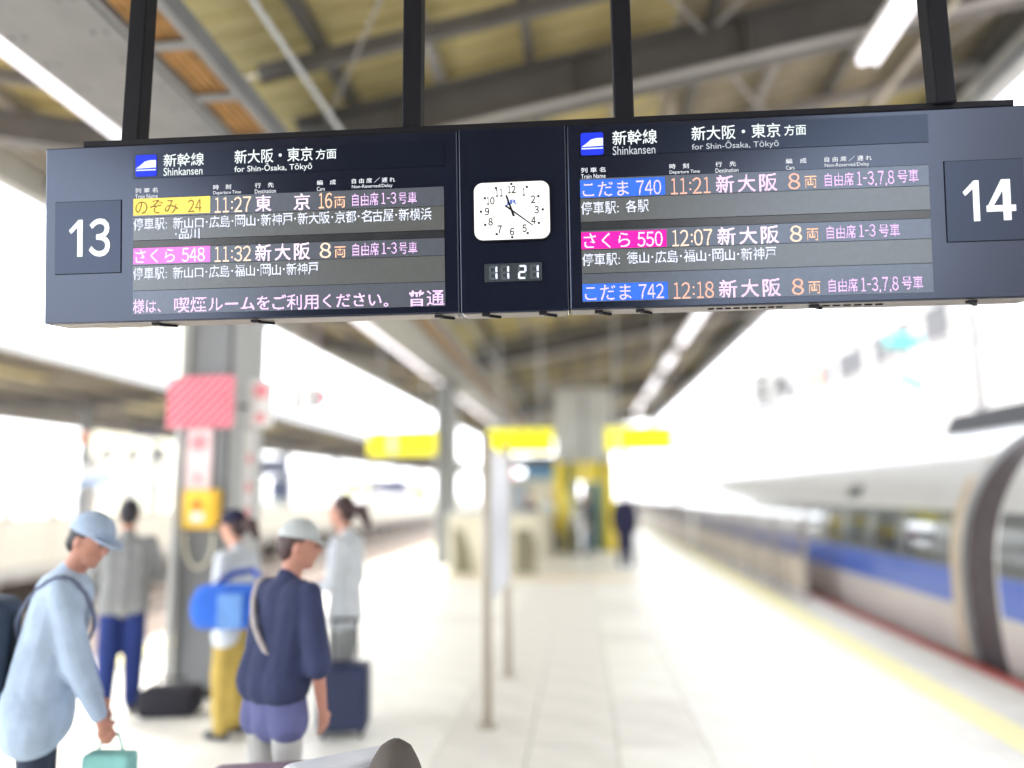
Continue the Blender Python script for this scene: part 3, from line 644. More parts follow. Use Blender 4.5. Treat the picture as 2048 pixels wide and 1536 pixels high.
B(-.54, 22.95, 0, -.1, 23.0, 2.0).build('glass_panel', mat('glass_pale', (.40, .46, .40), .2), lf); B(.0, 22.95, 0, .72, 23.0, 2.0).build('glass_panel', M['teal'], lf)
B(-.54, 22.35, .0, -.30, 22.9, 1.75).build('control_post', mat('amber2', (.75, .68, .25), .5), lf, bevel=.02)
B(-.86, 21.9, 0, -.5, 22.3, .55).build('service_box', M['olive'], lf, bevel=.02)
ks = thing('blue_shop_sign', 'blue lit sign band on the kiosk behind the stairs', 'sign', (-1.3, 26, 2.2))
B(-2.0, 26, 2.2, -.9, 26.1, 2.62).build('panel', mat('sign_blue', (.10, .25, .42), .4), ks, bevel=.01)
kk = thing('kiosk', 'cream kiosk with dark roof beyond the stair wall', 'kiosk', (-1.8, 26.3, 0))
B(-2.9, 26.4, 0, -.9, 29, 2.3).build('wall', M['cream'], kk); B(-3.0, 26.2, 2.63, -.8, 29.2, 3.0).build('roof', M['concp'], kk)
B(-2.85, 26.33, 1.1, -1.9, 26.395, 2.1).build('window', mat('kiosk_glass', (.3, .33, .36), .2), kk)
rb = tag(MB().tube((-2.45, 25.8, 2.35), (-2.45, 25.86, 2.35), .18, n=20).build('round_sign', mat('pink_sign', (.8, .2, .3), .5)), 'small round pink red sign left of the blue kiosk sign', 'sign')
# ------------------------------------------------------------ platform fence at the right edge
fn = thing('platform_fence', 'grey brown railing along the platform edge in front of the train', 'fence', (3.45, 12.4, 0))
bars = MB()
for k in range(26):
    y = 12.4 + 2.0 * k
    B(3.42, y - .03, 0, 3.48, y + .03, 1.27).build('post', M['fence'], fn, bevel=.005)
    if k < 25:
        B(3.43, y + .03, 1.2, 3.47, y + 1.97, 1.25).build('top_rail', M['fence'], fn)
        B(3.435, y + .03, .62, 3.465, y + 1.97, .65).build('middle_rail', M['fence'], fn)
        B(3.435, y + .03, .10, 3.465, y + 1.97, .13).build('bottom_rail', M['fence'], fn)
        B(3.444, y + .06, .14, 3.456, y + 1.94, .60).build('kick_panel', mat('fence_tan', (.42, .36, .30), .5, var=.1), fn)
        for j in range(1, 13): bars.tube((3.45, y + j * .152, .65), (3.45, y + j * .152, 1.2), .008, n=5)
stuff(bars.build('bar', M['fence'], fn))
B(3.38, 24.2, 0, 3.52, 24.5, 1.15).build('gate_post', M['white'], fn, bevel=.01)
for y in (13.5, 14.3, 15.4):
    MB().bar((3.40, y, 0), (3.44, y + .25, .62), .03, .03).build('brace', M['fence'], fn)

# hanging platform number signs
def pnum(x, y, z, s_, lab, hang):
    t = thing('platform_number_sign', lab, 'platform sign', (x, y, z))
    B(x - .32, y, z - .25, x + .32, y + .05, z + .25).build('panel', M['white'], t, bevel=.01)
    v, tr = glyphs(s_.translate({49: 0xff11, 51: 0xff13, 52: 0xff14}), .04)
    mb = MB().raw([(x - .28 + a * .56, y - .004, z - .20 + b * .40) for a, b in v], [tuple(int(k) for k in q) for q in tr]); mb.build('numeral', mat('number_grey', (.02, .022, .04), .6), t)
    for dx in (-.2, .2): MB().tube((x + dx, y + .02, z + .22), (x + dx, y + .02, hang), .012, n=6).build('hanger_rod', mat('rod_pink', (.6, .5, .6), .5), t)
pnum(3.50, 14, 3.60, '14', 'white platform number sign reading 14 under the right canopy edge', zr(3.5) + .1)
pnum(-5.30, 14, 3.56, '13', 'white platform number sign reading 13 under the left canopy edge', zl(-5.3) + .2)
tag(B(-4.98, 14, 3.42, -4.86, 14.05, 3.72).build('small_notice', M['pinkr']), 'small red notice beside the platform 13 sign', 'sign')

# ------------------------------------------------------------ the train
TX, TZ, TA, TBU, TBD = 5.66, .72, 1.70, 1.80, 1.9
def tx(z):      # half width at height z
    b = TBU if z > TZ else TBD; q = min(1, abs(z - TZ) / b); e = 2.25 if z > TZ else 2.7
    return TA * (1 - q ** e) ** (1 / e)
def side(z0, z1, y0, y1, off, n=8, th=.02, both=True):
    mb = MB()
    for sg in ((-1, 1) if both else (-1,)):
        vs_ = []
        for i in range(n + 1):
            z = z0 + (z1 - z0) * i / n; a = TX + sg * (tx(z) + off)
            b = TX + sg * (tx(z) + off - th)
            vs_ += [(a, y0, z), (a, y1, z), (b, y0, z), (b, y1, z)]
        fs = []
        for i in range(n):
            k = 4 * i
            fs += [(k, k + 1, k + 5, k + 4), (k + 2, k + 6, k + 7, k + 3), (k, k + 4, k + 6, k + 2), (k + 1, k + 3, k + 7, k + 5)]
        fs += [(0, 2, 3, 1), (4 * n, 4 * n + 1, 4 * n + 3, 4 * n + 2)]
        if sg > 0: fs = [t_[::-1] for t_ in fs]
        mb.raw(vs_, fs)
    return mb
def ring(y0, y1, off, z0=-.95, n=34, inner=False):
    mb = MB(); pts = []
    zz = [z0 + (TZ + TBU - z0) * (1 - cos(pi * i / (2 * n))) if False else z0 + (TZ + TBU - z0) * sin(pi * i / (2 * n)) for i in range(n + 1)]
    L = [(TX - tx(z) - off, z + (off if z > TZ else 0)) for z in zz]; Rr = [(2 * TX - x, z) for x, z in L[:-1][::-1]]
    P = L + Rr; m = len(P)
    mb.raw([(x, y0, z) for x, z in P] + [(x, y1, z) for x, z in P], [(i, i + 1, m + i + 1, m + i) for i in range(m - 1)] + [(m - 1, 0, m, 2 * m - 1)] + [])
    mb.raw([(x, y0, z) for x, z in P] + [(x, y1, z) for x, z in P], [tuple(range(m))[::-1], tuple(range(m, 2 * m))])
    return mb
trn = thing('bullet_train', 'long grey bullet train with a blue stripe and dark windows at the right platform', 'train', (TX, 8, -.95))
for ci, (y0, y1) in enumerate(((-17.4, 7.86), (8.54, 33.0), (33.7, 58.6), (59.3, 84.2))):
    body = ring(y0, y1, 0).build('car_body', M['tgrey'], trn, smooth=False)
    for p in body.data.polygons: p.use_smooth = abs(p.normal.y) < .5 and p.area > 0
    side(.86, 1.46, y0 + .22, y1 - .06, .004).build('window_band', M['tdark'], body, smooth=False)
    side(.48, .855, y0 + .22, y1 - .06, .004).build('blue_stripe', M['tblue'], body)
    side(-.30, .475, y0 + .02, y1 - .02, .003).build('lower_panel', M['tlow'], body)
    side(-.95, -.305, y0 + .02, y1 - .02, .005).build('skirt', M['tskirt'], body)
    side(-.2, 2.05, y0 + .03, y0 + .20, .008, both=False).build('end_trim', M['tan'], body)
    # doors near both ends
    for dy in ((y1 - 2.15,) if ci == 1 else (y0 + 1.25, y1 - 2.15)):
        if dy > 60: continue
        d = side(-.10, 1.72, dy, dy + .92, .009, 12, both=False).build('door', M['tgrey'], body)
    y = y0 + (.62 if ci == 1 else 2.8); kk_ = 0
    while y < y1 - 3.2:
        if -2 < y < 62:
            side(.93, 1.40, y, y + .68, .009, 5, both=False).build('window', M['glass'], trn)
        y += 1.04
    if ci in (1, 2):
        zc = 1.70
        side(1.58, 1.76, y0 + 3.2, y0 + 3.75, .010, 3, both=False).build('display', M['tdark'], body)
for (a, b) in ((7.87, 8.53), (33.01, 33.69), (58.61, 59.29)):
    bl = ring(a, b, -.06).build('gangway', M['bellow'], trn)
    for k in range(7):
        yy = a + .03 + (b - a - .06) * k / 7
        if a < 10: ring(yy, yy + (b - a) / 7 * .6, -.035, z0=-.9).build('bellows_fold', M['bellow'], bl)
# dark roof fairing by the first gap
MB().prism([(4.95, 2.34), (5.12, 2.70), (6.2, 2.74), (6.35, 2.36)], 'y', 8.9, 10.9).build('roof_fairing', mat('fairing_dark', (.08, .085, .10), .5), trn, bevel=.02)
MB().prism([(4.75, 2.05), (4.9, 2.40), (5.0, 2.40), (4.86, 2.03)], 'y', 8.56, 8.70).build('roof_trim', M['bellow'], trn)

# ------------------------------------------------------------ opposite platform furniture, left
of = thing('edge_fence', 'cream waist high fence of flat panels along the opposite platform', 'fence', (-13.6, 0, 0))
pm = B(0, .03, .06, .06, 1.77, 1.18).mesh('panel'); pm.materials.append(M['creamf'])
for k in range(34):
    y = 4 + 1.8 * k; piece('panel', pm, None, of, (-13.66, y, 0)); 
    B(-13.68, y - .03, 0, -13.60, y + .03, 1.24).build('post', M['tan'], of)
stuff(B(-13.67, 65.2, .06, -13.6, 120, 1.18).build('far_panels', M['creamf'], of))
oc = thing('opposite_canopy', 'brown undersided canopy over the opposite platform on the left', 'canopy', (-15.4, 0, 4.6))
B(-19.0, 4, 4.98, -12.0, 110, 5.05).build('roof_deck', M['roofq'], oc)
B(-12.0, 4, 4.80, -11.86, 110, 5.2).build('fascia', M['steelL'], oc, bevel=.01); B(-19.15, 4, 4.55, -19.0, 110, 5.1).build('fascia', M['flange'], oc)
for k in range(14):
    y = 6 + 8 * k
    MB().prism([(-12.1, 4.9), (-12.1, 4.78), (-15.4, 4.42), (-18.9, 4.60), (-18.9, 4.9)], 'y', y, y + .22).build('roof_beam', M['beam'], oc)
    if k < 9: B(-12.9 - 3.4, y + 1.5, 4.90, -12.7 - 1.6, y + 5.0, 4.96).build('ceiling_panel', M['roofp'], oc)
for k in range(4):
    x = -18.4 + 1.7 * k; B(x - .06, 4, 4.80, x + .06, 110, 4.93).build('roof_purlin', M['beam'], oc)
B(-18.0, 4, 4.1, -17.9, 110, 4.42).build('cable_trough', M['flange'], oc)
for k in range(9):
    y = 6.1 + 8 * k
    t = thing('opposite_column', 'slim grey column of the opposite platform, %s from the left' % ORD[k], 'column', (-15.4, y, 0), 0, 'columns of the opposite platform')
    B(-15.55, y - .12, 0, -15.25, y + .12, 4.42).build('shaft', M['steel'], t, bevel=.01); B(-15.6, y - .2, -.02, -15.2, y + .2, .04).build('base', M['steel'], t)
def board(x, y, z, w, h, m, lab, nm='hanging_sign', cat='sign', top=4.5):
    t = thing(nm, lab, cat, (x, y, z)); B(x - w / 2, y, z - h / 2, x + w / 2, y + .12, z + h / 2).build('panel', m, t, bevel=.01)
    for s_ in (-.35, .35): MB().tube((x + s_ * w, y + .06, z + h / 2), (x + s_ * w, y + .06, top), .015, n=6).build('hanger_rod', M['steel'], t)
    return t
b1 = board(-14.2, 21, 2.35, 1.2, .5, M['white'], 'white station name board with a light blue band on the opposite platform')
B(-14.75, 20.99, 2.14, -13.65, 20.998, 2.28).build('blue_band', mat('band_blue', (.14, .38, .80), .5), b1)
board(-14.6, 24, 3.75, .9, .20, mat('lamp_dark', (.09, .09, .2), .5), 'small dark blue sign under the opposite canopy at the far left', top=4.9)
board(-13.9, 33, 3.0, 1.5, .9, mat('screen_grey', (.15, .17, .24), .4), 'dark grey screen hanging under the opposite canopy right of the near column')
board(-14.0, 34, 2.0, 1.0, 1.0, mat('screen_dark', (.06, .08, .15), .4), 'dark blue square screen below the grey screen on the opposite platform', top=2.53)
board(-14.2, 46, 2.15, 1.5, .7, mat('sign_yg', (.62, .62, .12), .5), 'yellow green hanging sign on the opposite platform')
board(-14.2, 56, 2.3, 2.6, 1.0, mat('sign_navy', (.08, .09, .2), .5), 'navy hanging sign far along the opposite platform')
board(-14.3, 66, 1.9, 1.6, .8, M['yframe'], 'small yellow sign farthest along the opposite platform')
board(-13.9, 19, 3.30, 1.3, .22, mat('orange_red', (.78, .24, .10), .5), 'orange red sign hanging below the opposite canopy', top=4.7)
vm = thing('vending_machine', 'pale green and white vending machine on the opposite platform', 'vending machine', (-15.2, 33, 0))
B(-15.6, 33.5, 0, -13.95, 34.2, 1.45).build('cabinet', mat('pale_green', (.55, .66, .62), .4), vm, bevel=.02); B(-15.3, 33.46, .5, -14.2, 33.498, 1.3).build('display_window', M['white'], vm)
# masts and wires
def mast(x, y, h, lab, arm):
    t = thing('catenary_mast', lab, 'mast', (x, y, -1.1)); MB().tube((x, y, -1.12), (x, y, h), .11, .09).build('pole', M['wire'], t, smooth=True)
    a = MB().tube((x, y, h - .5), (x + arm, y, h - .5), .035, n=8).tube((x, y, h - 1.5), (x + arm * .9, y, h - .55), .025, n=8).build('bracket_arm', M['wire'], t)
    return t
mast(-19.8, 33.0, 10.0, 'thin blue grey mast rising above the opposite canopy', 2.2)
rm = mast(11.9, 20.6, 7.2, 'overhead line mast behind the grey train with cyan insulators', -4.5)
MB().tube((8.00, 20, 5.52), (8.80, 20, 5.50), .16, n=14).build('insulator', M['cyan'], rm, smooth=True)
MB().tube((8.18, 20, 4.62), (8.80, 20, 4.29), .13, n=14).build('insulator', M['cyan'], rm, smooth=True)
MB().tube((8.75, 20, 5.50), (11.9, 20.6, 5.6), .03).tube((8.78, 20, 4.30), (11.9, 20.6, 3.2), .03).tube((6.2, 20, 5.45), (8.05, 20, 5.52), .025).tube((6.2, 20, 5.45), (8.22, 20, 4.6), .02).build('bracket_tube', M['wire'], rm)
for xx, zz in ((5.7, 4.55), (5.7, 5.5), (10.2, 4.6), (10.2, 5.6), (-9.4, 6.3), (-9.4, 7.2), (-16, 8.3)):
    w = MB().tube((xx, -20, zz), (xx, 140, zz), .012, n=5).build('overhead_wire', M['wire'])
    tag(w, {5.7: 'overhead wire above the grey train', 10.2: 'overhead wire above the far right track', -9.4: 'overhead wire above the tracks on the left', -16: 'highest overhead wire above the opposite canopy'}[xx] + ('' if xx == -16 else (', upper one' if zz in (5.5, 5.6, 7.2) else ', lower one')), 'wire', 'overhead wires')
wr_ = thing('reflection_block', 'added unseen dark block behind the viewpoint, darkening the reflection in the board', 'reflection block', (-1.5, -9, 0))  # unseen block added behind the camera so the board mirrors something dark
B(-4.3, -14, 0, 1.6, -5, 4.3).build('wall', mat('dark_wall', (.05, .055, .07), .4), wr_)
for k in range(5): B(-4.1 + 1.15 * k, -4.99, .4, -3.15 + 1.15 * k, -4.95, 3.2).build('window', mat('block_glass', (.03, .035, .045), .1), wr_)
# railings and posts at the back of the opposite platform
rg = thing('back_railing', 'grey blue railing with posts along the back of the opposite platform', 'railing', (-20.5, 0, 0))
for k in range(40): B(-20.6, 6 + 2.4 * k, 0, -20.35, 6.25 + 2.4 * k, 3.4).build('post', M['fence'], rg)
for z in (.9, 1.6, 2.2, 3.3): B(-20.52, 6, z, -20.46, 102, z + .16).build('rail', M['steelL'], rg)
# station building on the right with one row of dark windows
rbd = thing('station_building', 'long white building with a row of dark windows beyond the train', 'building', (18, 60, 0))
B(18, -30, -1.4, 19.5, 150, 14.0).build('wall', M['bldg'], rbd)
B(17.7, -30, 12.2, 17.99, 150, 12.45).build('roof_edge', M['flange'], rbd); B(17.9, -30, 8.6, 17.99, 150, 8.75).build('ledge', M['flange'], rbd)
for k, y in enumerate((37.5, 41.8, 44.6, 48.6, 51.0, 54.8, 57.6, 63, 69, 75, 82, 90, 98, 107, 117)):
    w = B(17.93, y, 9.05, 17.99, y + (2.8 if k != 1 else 2.3) + (2.2 if k > 7 else 0), 10.95).build('window', M['bwin'] if k != 6 else mat('orange_window', (.7, .2, .12), .5), rbd)
    B(17.88, y - .1, 8.9, 17.99, y + 3, 9.04).build('sill', M['flange'], w)
for y in (35.2, 60.5): B(17.6, y, -1.4, 17.89, y + 1.0, 12.19).build('pilaster', M['bldg'], rbd)
fb = thing('distant_building', 'pale yellow block far behind the opposite canopy left of the near column', 'building', (-40, 66, 0))
B(-46, 66, -1.4, -37, 78, 21).build('wall', mat('pale_yellow_wall', (.72, .68, .52), .8), fb)
for i in range(3):
    for j in range(6): B(-44.5 + 2.6 * i, 65.94, 2 + 3 * j, -43.2 + 2.6 * i, 65.99, 3.4 + 3 * j).build('window', M['bwin'] if j % 2 else M['steelL'], fb)

# ------------------------------------------------------------ people
def remesh(mb, name, m, parent, vox, it=3):
    me = mb.mesh(name); o = bpy.data.objects.new(name, me); COL.objects.link(o)
    rm_ = o.modifiers.new('r', 'REMESH'); rm_.mode = 'VOXEL'; rm_.voxel_size = vox
    sm = o.modifiers.new('s', 'SMOOTH'); sm.factor = .5; sm.iterations = it
    bpy.context.view_layer.update()
    n = bpy.data.meshes.new_from_object(o.evaluated_get(bpy.context.evaluated_depsgraph_get()))
    bpy.data.objects.remove(o); n.name = name; n.materials.clear(); n.materials.append(m)
    n.polygons.foreach_set('use_smooth', [True] * len(n.polygons))
    q = bpy.data.objects.new(name, n); COL.objects.link(q); q.parent = parent; return q
def V(*a): return Vector(a)
def person(label, x, y, face, H, top, legs, skin='skin', hair='short', haircol='hair', cap=None, lean=0, turn=0, nod=0,
           coat=.50, sleeve=1.0, loose=0., arms=None, z=0, step=.0, hem=None, vox=.011, group=None, bulk=1.0, wide=0., band=None):
    t = thing('person', label, 'person', (x, y, z), R(face - 90), group)
    h = H; sk = M[skin]
    rl = Matrix.Rotation(-R(lean), 4, 'X'); hipc = V(0, 0, .50 * h)
    def up(p): return rl @ (p - hipc) + hipc
    neck = up(V(0, 0, .84 * h)); hr_ = rl @ Matrix.Rotation(-R(turn), 4, 'Z') @ Matrix.Rotation(-R(nod), 4, 'X')
    hc_ = neck + rl @ V(0, .012 * h, .028 * h) + hr_ @ V(0, .008 * h, .068 * h)
    def hd(*a): return hc_ + hr_ @ (V(*a) * h / 1.7)
    b = MB()
    q = h / 1.7
    hb = MB().ball((0, 0, .01), (.076, .095, .112), 20, 14).cap((0, .045, -.07), .042, (0, .062, -.085), .030).ball((0, .098, -.012), (.014, .022, .024)).ball((0, .086, -.055), (.026, .016, .012)).ball((.077, -.005, -.01), (.012, .022, .032)).ball((-.077, -.005, -.01), (.012, .022, .032)).ball((.03, .078, .03), (.028, .016, .010)).ball((-.03, .078, .03), (.028, .016, .010))
    b.raw([hc_ + hr_ @ (V(*v) * q) for v in hb.v], hb.f)
    b.cap(neck - rl @ V(0, 0, .03 * h), .060 * q, hc_ - hr_ @ V(0, .01, .05 * h), .055 * q)
    sh = {}; el = {}; wr = {}
    for s_ in (-1, 1):
        sh[s_] = up(V(s_ * .108 * h, 0, .80 * h))
        a = (arms or {}).get(s_)
        if a: el[s_] = V(*a[0]) * h; wr[s_] = V(*a[1]) * h
        else: el[s_] = sh[s_] + V(s_ * .03 * h, -.01 * h, -.175 * h); wr[s_] = el[s_] + V(s_ * .0, .035 * h, -.145 * h)
        b.cap(sh[s_], .045 * q, el[s_], .038 * q); b.cap(el[s_], .037 * q, wr[s_], .025 * q)
        d = (wr[s_] - el[s_]).normalized(); sd = d.cross(V(0, 1, 0) if abs(d.y) < .8 else V(0, 0, 1)).normalized(); fw = sd.cross(d)
        pc = wr[s_] + d * .05 * q; b.cap(wr[s_] + d * .01, .024 * q, pc, .027 * q)
        for k in range(4):
            o_ = pc + fw * (k - 1.5) * .019 * q + d * .015 * q; L = (.036, .042, .039, .030)[k] * q
            m_ = o_ + d * L - sd * s_ * .006; b.cap(o_, .0095 * q, m_, .009 * q); b.cap(m_, .009 * q, m_ + d * L * .7 - sd * s_ * .016 * q, .0075 * q)
        tb = wr[s_] + d * .025 * q + fw * .022 * q; b.cap(tb, .012 * q, tb + fw * .022 * q + d * .03 * q, .009 * q)
    b.cap(up(V(0, 0, .76 * h)), .075 * q, V(0, 0, .54 * h), .075 * q)
    kn = {}; an = {}
    for s_ in (-1, 1):
        hp = V(s_ * .052 * h, 0, .50 * h); kn[s_] = V(s_ * .055 * h, .012 * h + s_ * step * .5, .275 * h); an[s_] = V(s_ * .058 * h, s_ * step, .045 * h)
        b.cap(hp, .075 * q, kn[s_], .052 * q); b.cap(kn[s_], .050 * q, an[s_], .034 * q)
        b.cap(an[s_] - V(0, .02, .02), .035 * q, an[s_] + V(0, .12 * q, -.045 * q), .024 * q)
    remesh(b, 'body', sk, t, .0085, 2)
    # trousers
    p = MB(); lw = 1 + loose
    for s_ in (-1, 1):
        hp = V(s_ * .052 * h, -.005, .50 * h)
        p.cap(hp, .088 * q, kn[s_], .065 * q * lw); p.cap(kn[s_], .063 * q * lw, an[s_] + V(0, 0, .02), .050 * q * lw)
    p.cap(V(-.05 * h, 0, .54 * h), .085 * q, V(.05 * h, 0, .54 * h), .085 * q)
    if wide:
        p.cap(V(0, 0, .5 * h), .12 * q, V(0, 0, .12 * h), wide)
    remesh(p, 'trousers', legs, t, .012)
    # top
    j = MB(); bk = bulk
    for s_ in (-1, 1):
        j.cap(up(V(s_ * .055 * h, 0, .775 * h)), .080 * q * bk, up(V(s_ * .048 * h, 0, .62 * h)), .090 * q * bk)
        j.cap(up(V(s_ * .048 * h, 0, .62 * h)), .090 * q * bk, V(s_ * .052 * h, -.01, max(coat + .05, .45) * h), .095 * q * bk)
        if coat < .45: j.cap(V(s_ * .052 * h, 0, .5 * h), .098 * q * bk, V(s_ * .062 * h, 0, (coat + .045) * h), .10 * q * bk)
        j.cap(sh[s_] + V(-s_ * .012, 0, -.005), .063 * q, el[s_], .054 * q * (1 + (bk - 1) * .6))
        if sleeve > .5: j.cap(el[s_], .053 * q * (1 + (bk - 1) * .6), el[s_].lerp(wr[s_], sleeve - .06), .040 * q)
    j.cap(up(V(0, 0, .775 * h)), .088 * q * bk, up(V(0, 0, .62 * h)), .098 * q * bk); j.cap(up(V(0, 0, .62 * h)), .098 * q * bk, V(0, -.01, max(coat + .05, .45) * h), .102 * q * bk)
    if coat < .45: j.cap(V(0, 0, .5 * h), .104 * q * bk, V(0, 0, (coat + .045) * h), .106 * q * bk)
    j.cap(up(V(-.07 * h, 0, .80 * h)), .050 * q, up(V(.07 * h, 0, .80 * h)), .050 * q)
    j.cap(up(V(0, -.005 * h, .80 * h)), .07 * q, up(V(0, 0, .838 * h)), .062 * q)
    remesh(j, 'jacket', top, t, vox)
    if hem:
        zz, m_ = hem; hm = MB().cap(V(0, 0, .5 * h), .11 * q, V(0, 0, zz + .09), .112 * q)
        for s_ in (-1, 1): hm.cap(V(s_ * .050 * h, 0, .5 * h), .10 * q, V(s_ * .062 * h, 0, zz + .09), .102 * q)
        remesh(hm, 'shirt_tail', m_, t, .012)
    for s_ in (-1, 1):
        s1 = MB().cap(an[s_] + V(0, -.022, -.028 * q), .042 * q, an[s_] + V(0, .13 * q, -.044 * q), .030 * q).cap(an[s_] + V(0, -.02, 0), .040 * q, an[s_] + V(0, .04 * q, -.03 * q), .038 * q)
        s1.v = [(v[0], v[1], max(v[2], .002)) for v in s1.v]
        s1.build('shoe', M['shoe'], t, local=True, smooth=True)
        MB().ball(tuple(hd(s_ * .032, .086, .012)), .008 * q, 8, 6).build('eye', M['eye'], t, local=True)
    if band:
        w_, m_, side_ = band; bb = MB(); rr = .088 * q * bk; prev = None
        for i in range(25):      # a strap round one shoulder and across the chest and back
            a = 2 * pi * i / 24; zz = (.70 + .135 * cos(a)) * h; xx = side_ * (.02 + .085 * cos(a)) * h
            e = max(0, 1 - (abs(xx) / (.165 * h)) ** 2) ** .5; pt = up(V(xx, sin(a) * (rr + .010 + .014 * q * bk * (1 - abs(cos(a)))) * (e * .5 + .5), zz))
            if prev is not None: bb.bar(prev, pt, w_, .014, (0, sin(a) + .01, cos(a) * .6))
            prev = pt
        bb.build('strap', m_, t, local=True)
    hm_ = M[haircol]; hh = MB()
    def hraw(m0): hh.raw([hd(*v) for v in m0.v], m0.f)
    hraw(MB().ball((0, -.024, .032), (.086, .094, .104), 18, 12)); hraw(MB().ball((0, -.05, -.02), (.074, .062, .075)))
    if hair == 'pony':
        hraw(MB().cap((0, -.10, .02), .042, (0, -.17, -.01), .056)); hraw(MB().cap((0, -.17, -.01), .056, (0, -.215, -.11), .030))
    remesh(hh, 'hair', hm_, t, .010, 3)
    if cap:
        dome = MB(); n = 20; m = 6; vs_ = []
        for jx in range(m + 1):
            a = pi / 2 * jx / m
            for i in range(n): w = 2 * pi * i / n; vs_.append(hd(.098 * cos(a) * cos(w), -.012 + .112 * cos(a) * sin(w), .035 + .108 * sin(a)))
        fs = [(jx * n + i, jx * n + (i + 1) % n, (jx + 1) * n + (i + 1) % n, (jx + 1) * n + i) for jx in range(m) for i in range(n)]
        dome.raw(vs_, fs + [tuple(range(n))[::-1]])
        cp = dome.build('cap', cap, t, local=True, smooth=True)
        br = MB(); pts = [(-.078, .06), (-.07, .12), (-.04, .158), (0, .168), (.04, .158), (.07, .12), (.078, .06)]
        br.raw([hd(a, b_, .034 - .25 * (b_ - .06) * .4) for a, b_ in pts] + [hd(a, b_, .044 - .25 * (b_ - .06) * .4) for a, b_ in pts], [tuple(range(7)), tuple(range(7, 14))[::-1]] + [(i, 7 + i, 7 + (i + 1) % 7, (i + 1) % 7) for i in range(7)])
        br.build('brim', cap, cp, local=True)
    return t
def strap(t, pts, w, m, nm='strap'):
    mb = MB()
    for a, b in zip(pts, pts[1:]): mb.bar(a, b, w, .012, (0, 1, .2))
    return mb.build(nm, m, t, local=True)
CL = dict(sky=cloth('sky', (.42, .53, .68)), skyd=cloth('skycap', (.38, .48, .64)), navy=cloth('navy', (.035, .045, .11)), jean=cloth('jean', (.012, .03, .16)), grey=cloth('grey', (.24, .25, .26)),
          dkt=cloth('darknavy', (.03, .04, .07)), white=cloth('white', (.62, .66, .70)), must=cloth('mustard', (.48, .34, .08)), pale=cloth('palegrey', (.50, .50, .48)), lav=cloth('lavender', (.13, .14, .30)),
          gtr=cloth('greytrouser', (.30, .31, .31)), capg=cloth('capgrey', (.50, .54, .54)), capn=cloth('capnavy', (.02, .022, .06)), suit=cloth('suit', (.015, .015, .05)), slate=cloth('slate', (.06, .07, .12)), blue=cloth('duffel', (.03, .14, .62)))
p1 = person('person in light blue cap and jacket wearing a backpack, at the far left', -2.45, 3.32, 28, 1.63, band=(.035, cloth('strapgrey', (.16, .19, .28)), 1), top=CL['sky'], legs=CL['dkt'], skin='skin2', cap=CL['skyd'], lean=9, nod=16, turn=34, coat=.40, bulk=1.5,
            arms={1: ((.105, .10, .60), (.10, .16, .455)), -1: ((-.13, .06, .60), (-.12, .13, .46))})
def softbox(name, label, cat, c, size, rot, m, group=None, sub=2):
    t = thing(name, label, cat, c, rot, group); sx, sy, sz = size
    o = B(-sx / 2, -sy / 2, 0, sx / 2, sy / 2, sz).build('bag_body', m, t, local=True)
    bv = o.modifiers.new('b', 'BEVEL'); bv.width = min(size) * .28; bv.segments = 4
    o.data.polygons.foreach_set('use_smooth', [True] * 6)
    return t
bpk = softbox('backpack', 'pale blue and dark navy backpack worn by the person in the light blue cap', 'backpack', (-2.70, 3.26, .66), (.26, .32, .60), R(24), cloth('packnavy', (.05, .07, .11)))
B(-.12, -.165, .40, .10, .165, .57).build('top_pocket', CL['sky'], bpk, local=True, bevel=.03); B(-.155, -.12, .08, -.125, .12, .34).build('front_pocket', cloth('packslate', (.07, .09, .13)), bpk, local=True, bevel=.012)
sb = thing('carrier_bag', 'turquoise carrier bag held by the person in the light blue cap', 'bag', (-2.12, 3.36, .30))
B(-.11, -.05, 0, .11, .05, .28).build('bag_body', cloth('turquoise', (.25, .55, .52)), sb, local=True, bevel=.02)
hp_ = MB(); hp_.bar((-.06, 0, .28), (-.03, 0, .36), .012, .006).bar((.06, 0, .28), (.03, 0, .36), .012, .006).bar((-.03, 0, .36), (.03, 0, .36), .012, .006); hp_.build('bag_handle', cloth('turquoise', (.2, .5, .5)), sb, local=True)
p2 = person('dark haired person in grey sweatshirt and navy jeans, seen from behind near the column', -3.71, 5.93, 118, 1.67, CL['grey'], CL['jean'], 'skin', bulk=1.15, coat=.46, loose=.35,
            arms={-1: ((-.16, .06, .62), (-.06, .17, .64)), 1: ((.15, .06, .62), (.06, .17, .64))}, step=.03)
gb = softbox('travel_bag', 'black holdall lying on the floor at the foot of the near column', 'bag', (-3.28, 5.95, 0), (.46, .26, .22), R(10), cloth('black', (.015, .014, .022)))
MB().tube((-.12, 0, .2), (-.1, 0, .28), .012).tube((-.1, 0, .28), (.1, 0, .28), .012).tube((.1, 0, .28), (.12, 0, .2), .012).build('bag_handle', M['shoe'], gb, local=True)
p3 = person('person in navy cap, white shirt and mustard trousers, facing left', -2.55, 5.45, 168, 1.58, CL['white'], CL['must'], 'skin', hair='pony', haircol='hairb', cap=CL['capn'], coat=.40, loose=.35, wide=.14, nod=8,
            arms={-1: ((-.15, -.02, .62), (-.10, .12, .58)), 1: ((.15, -.02, .62), (.10, .12, .58))})
df = thing('duffel_bag', 'bright blue duffel bag slung at the back of the person in mustard trousers', 'bag', (-2.37, 5.06, .80), R(6))
dm = MB(); n = 18
pr = [(-.27, .02), (-.265, .09), (-.24, .135), (-.20, .15), (.20, .15), (.24, .135), (.265, .09), (.27, .02)]
vs_ = [(x, r_ * cos(2 * pi * i / n), .16 + r_ * sin(2 * pi * i / n)) for x, r_ in pr for i in range(n)]
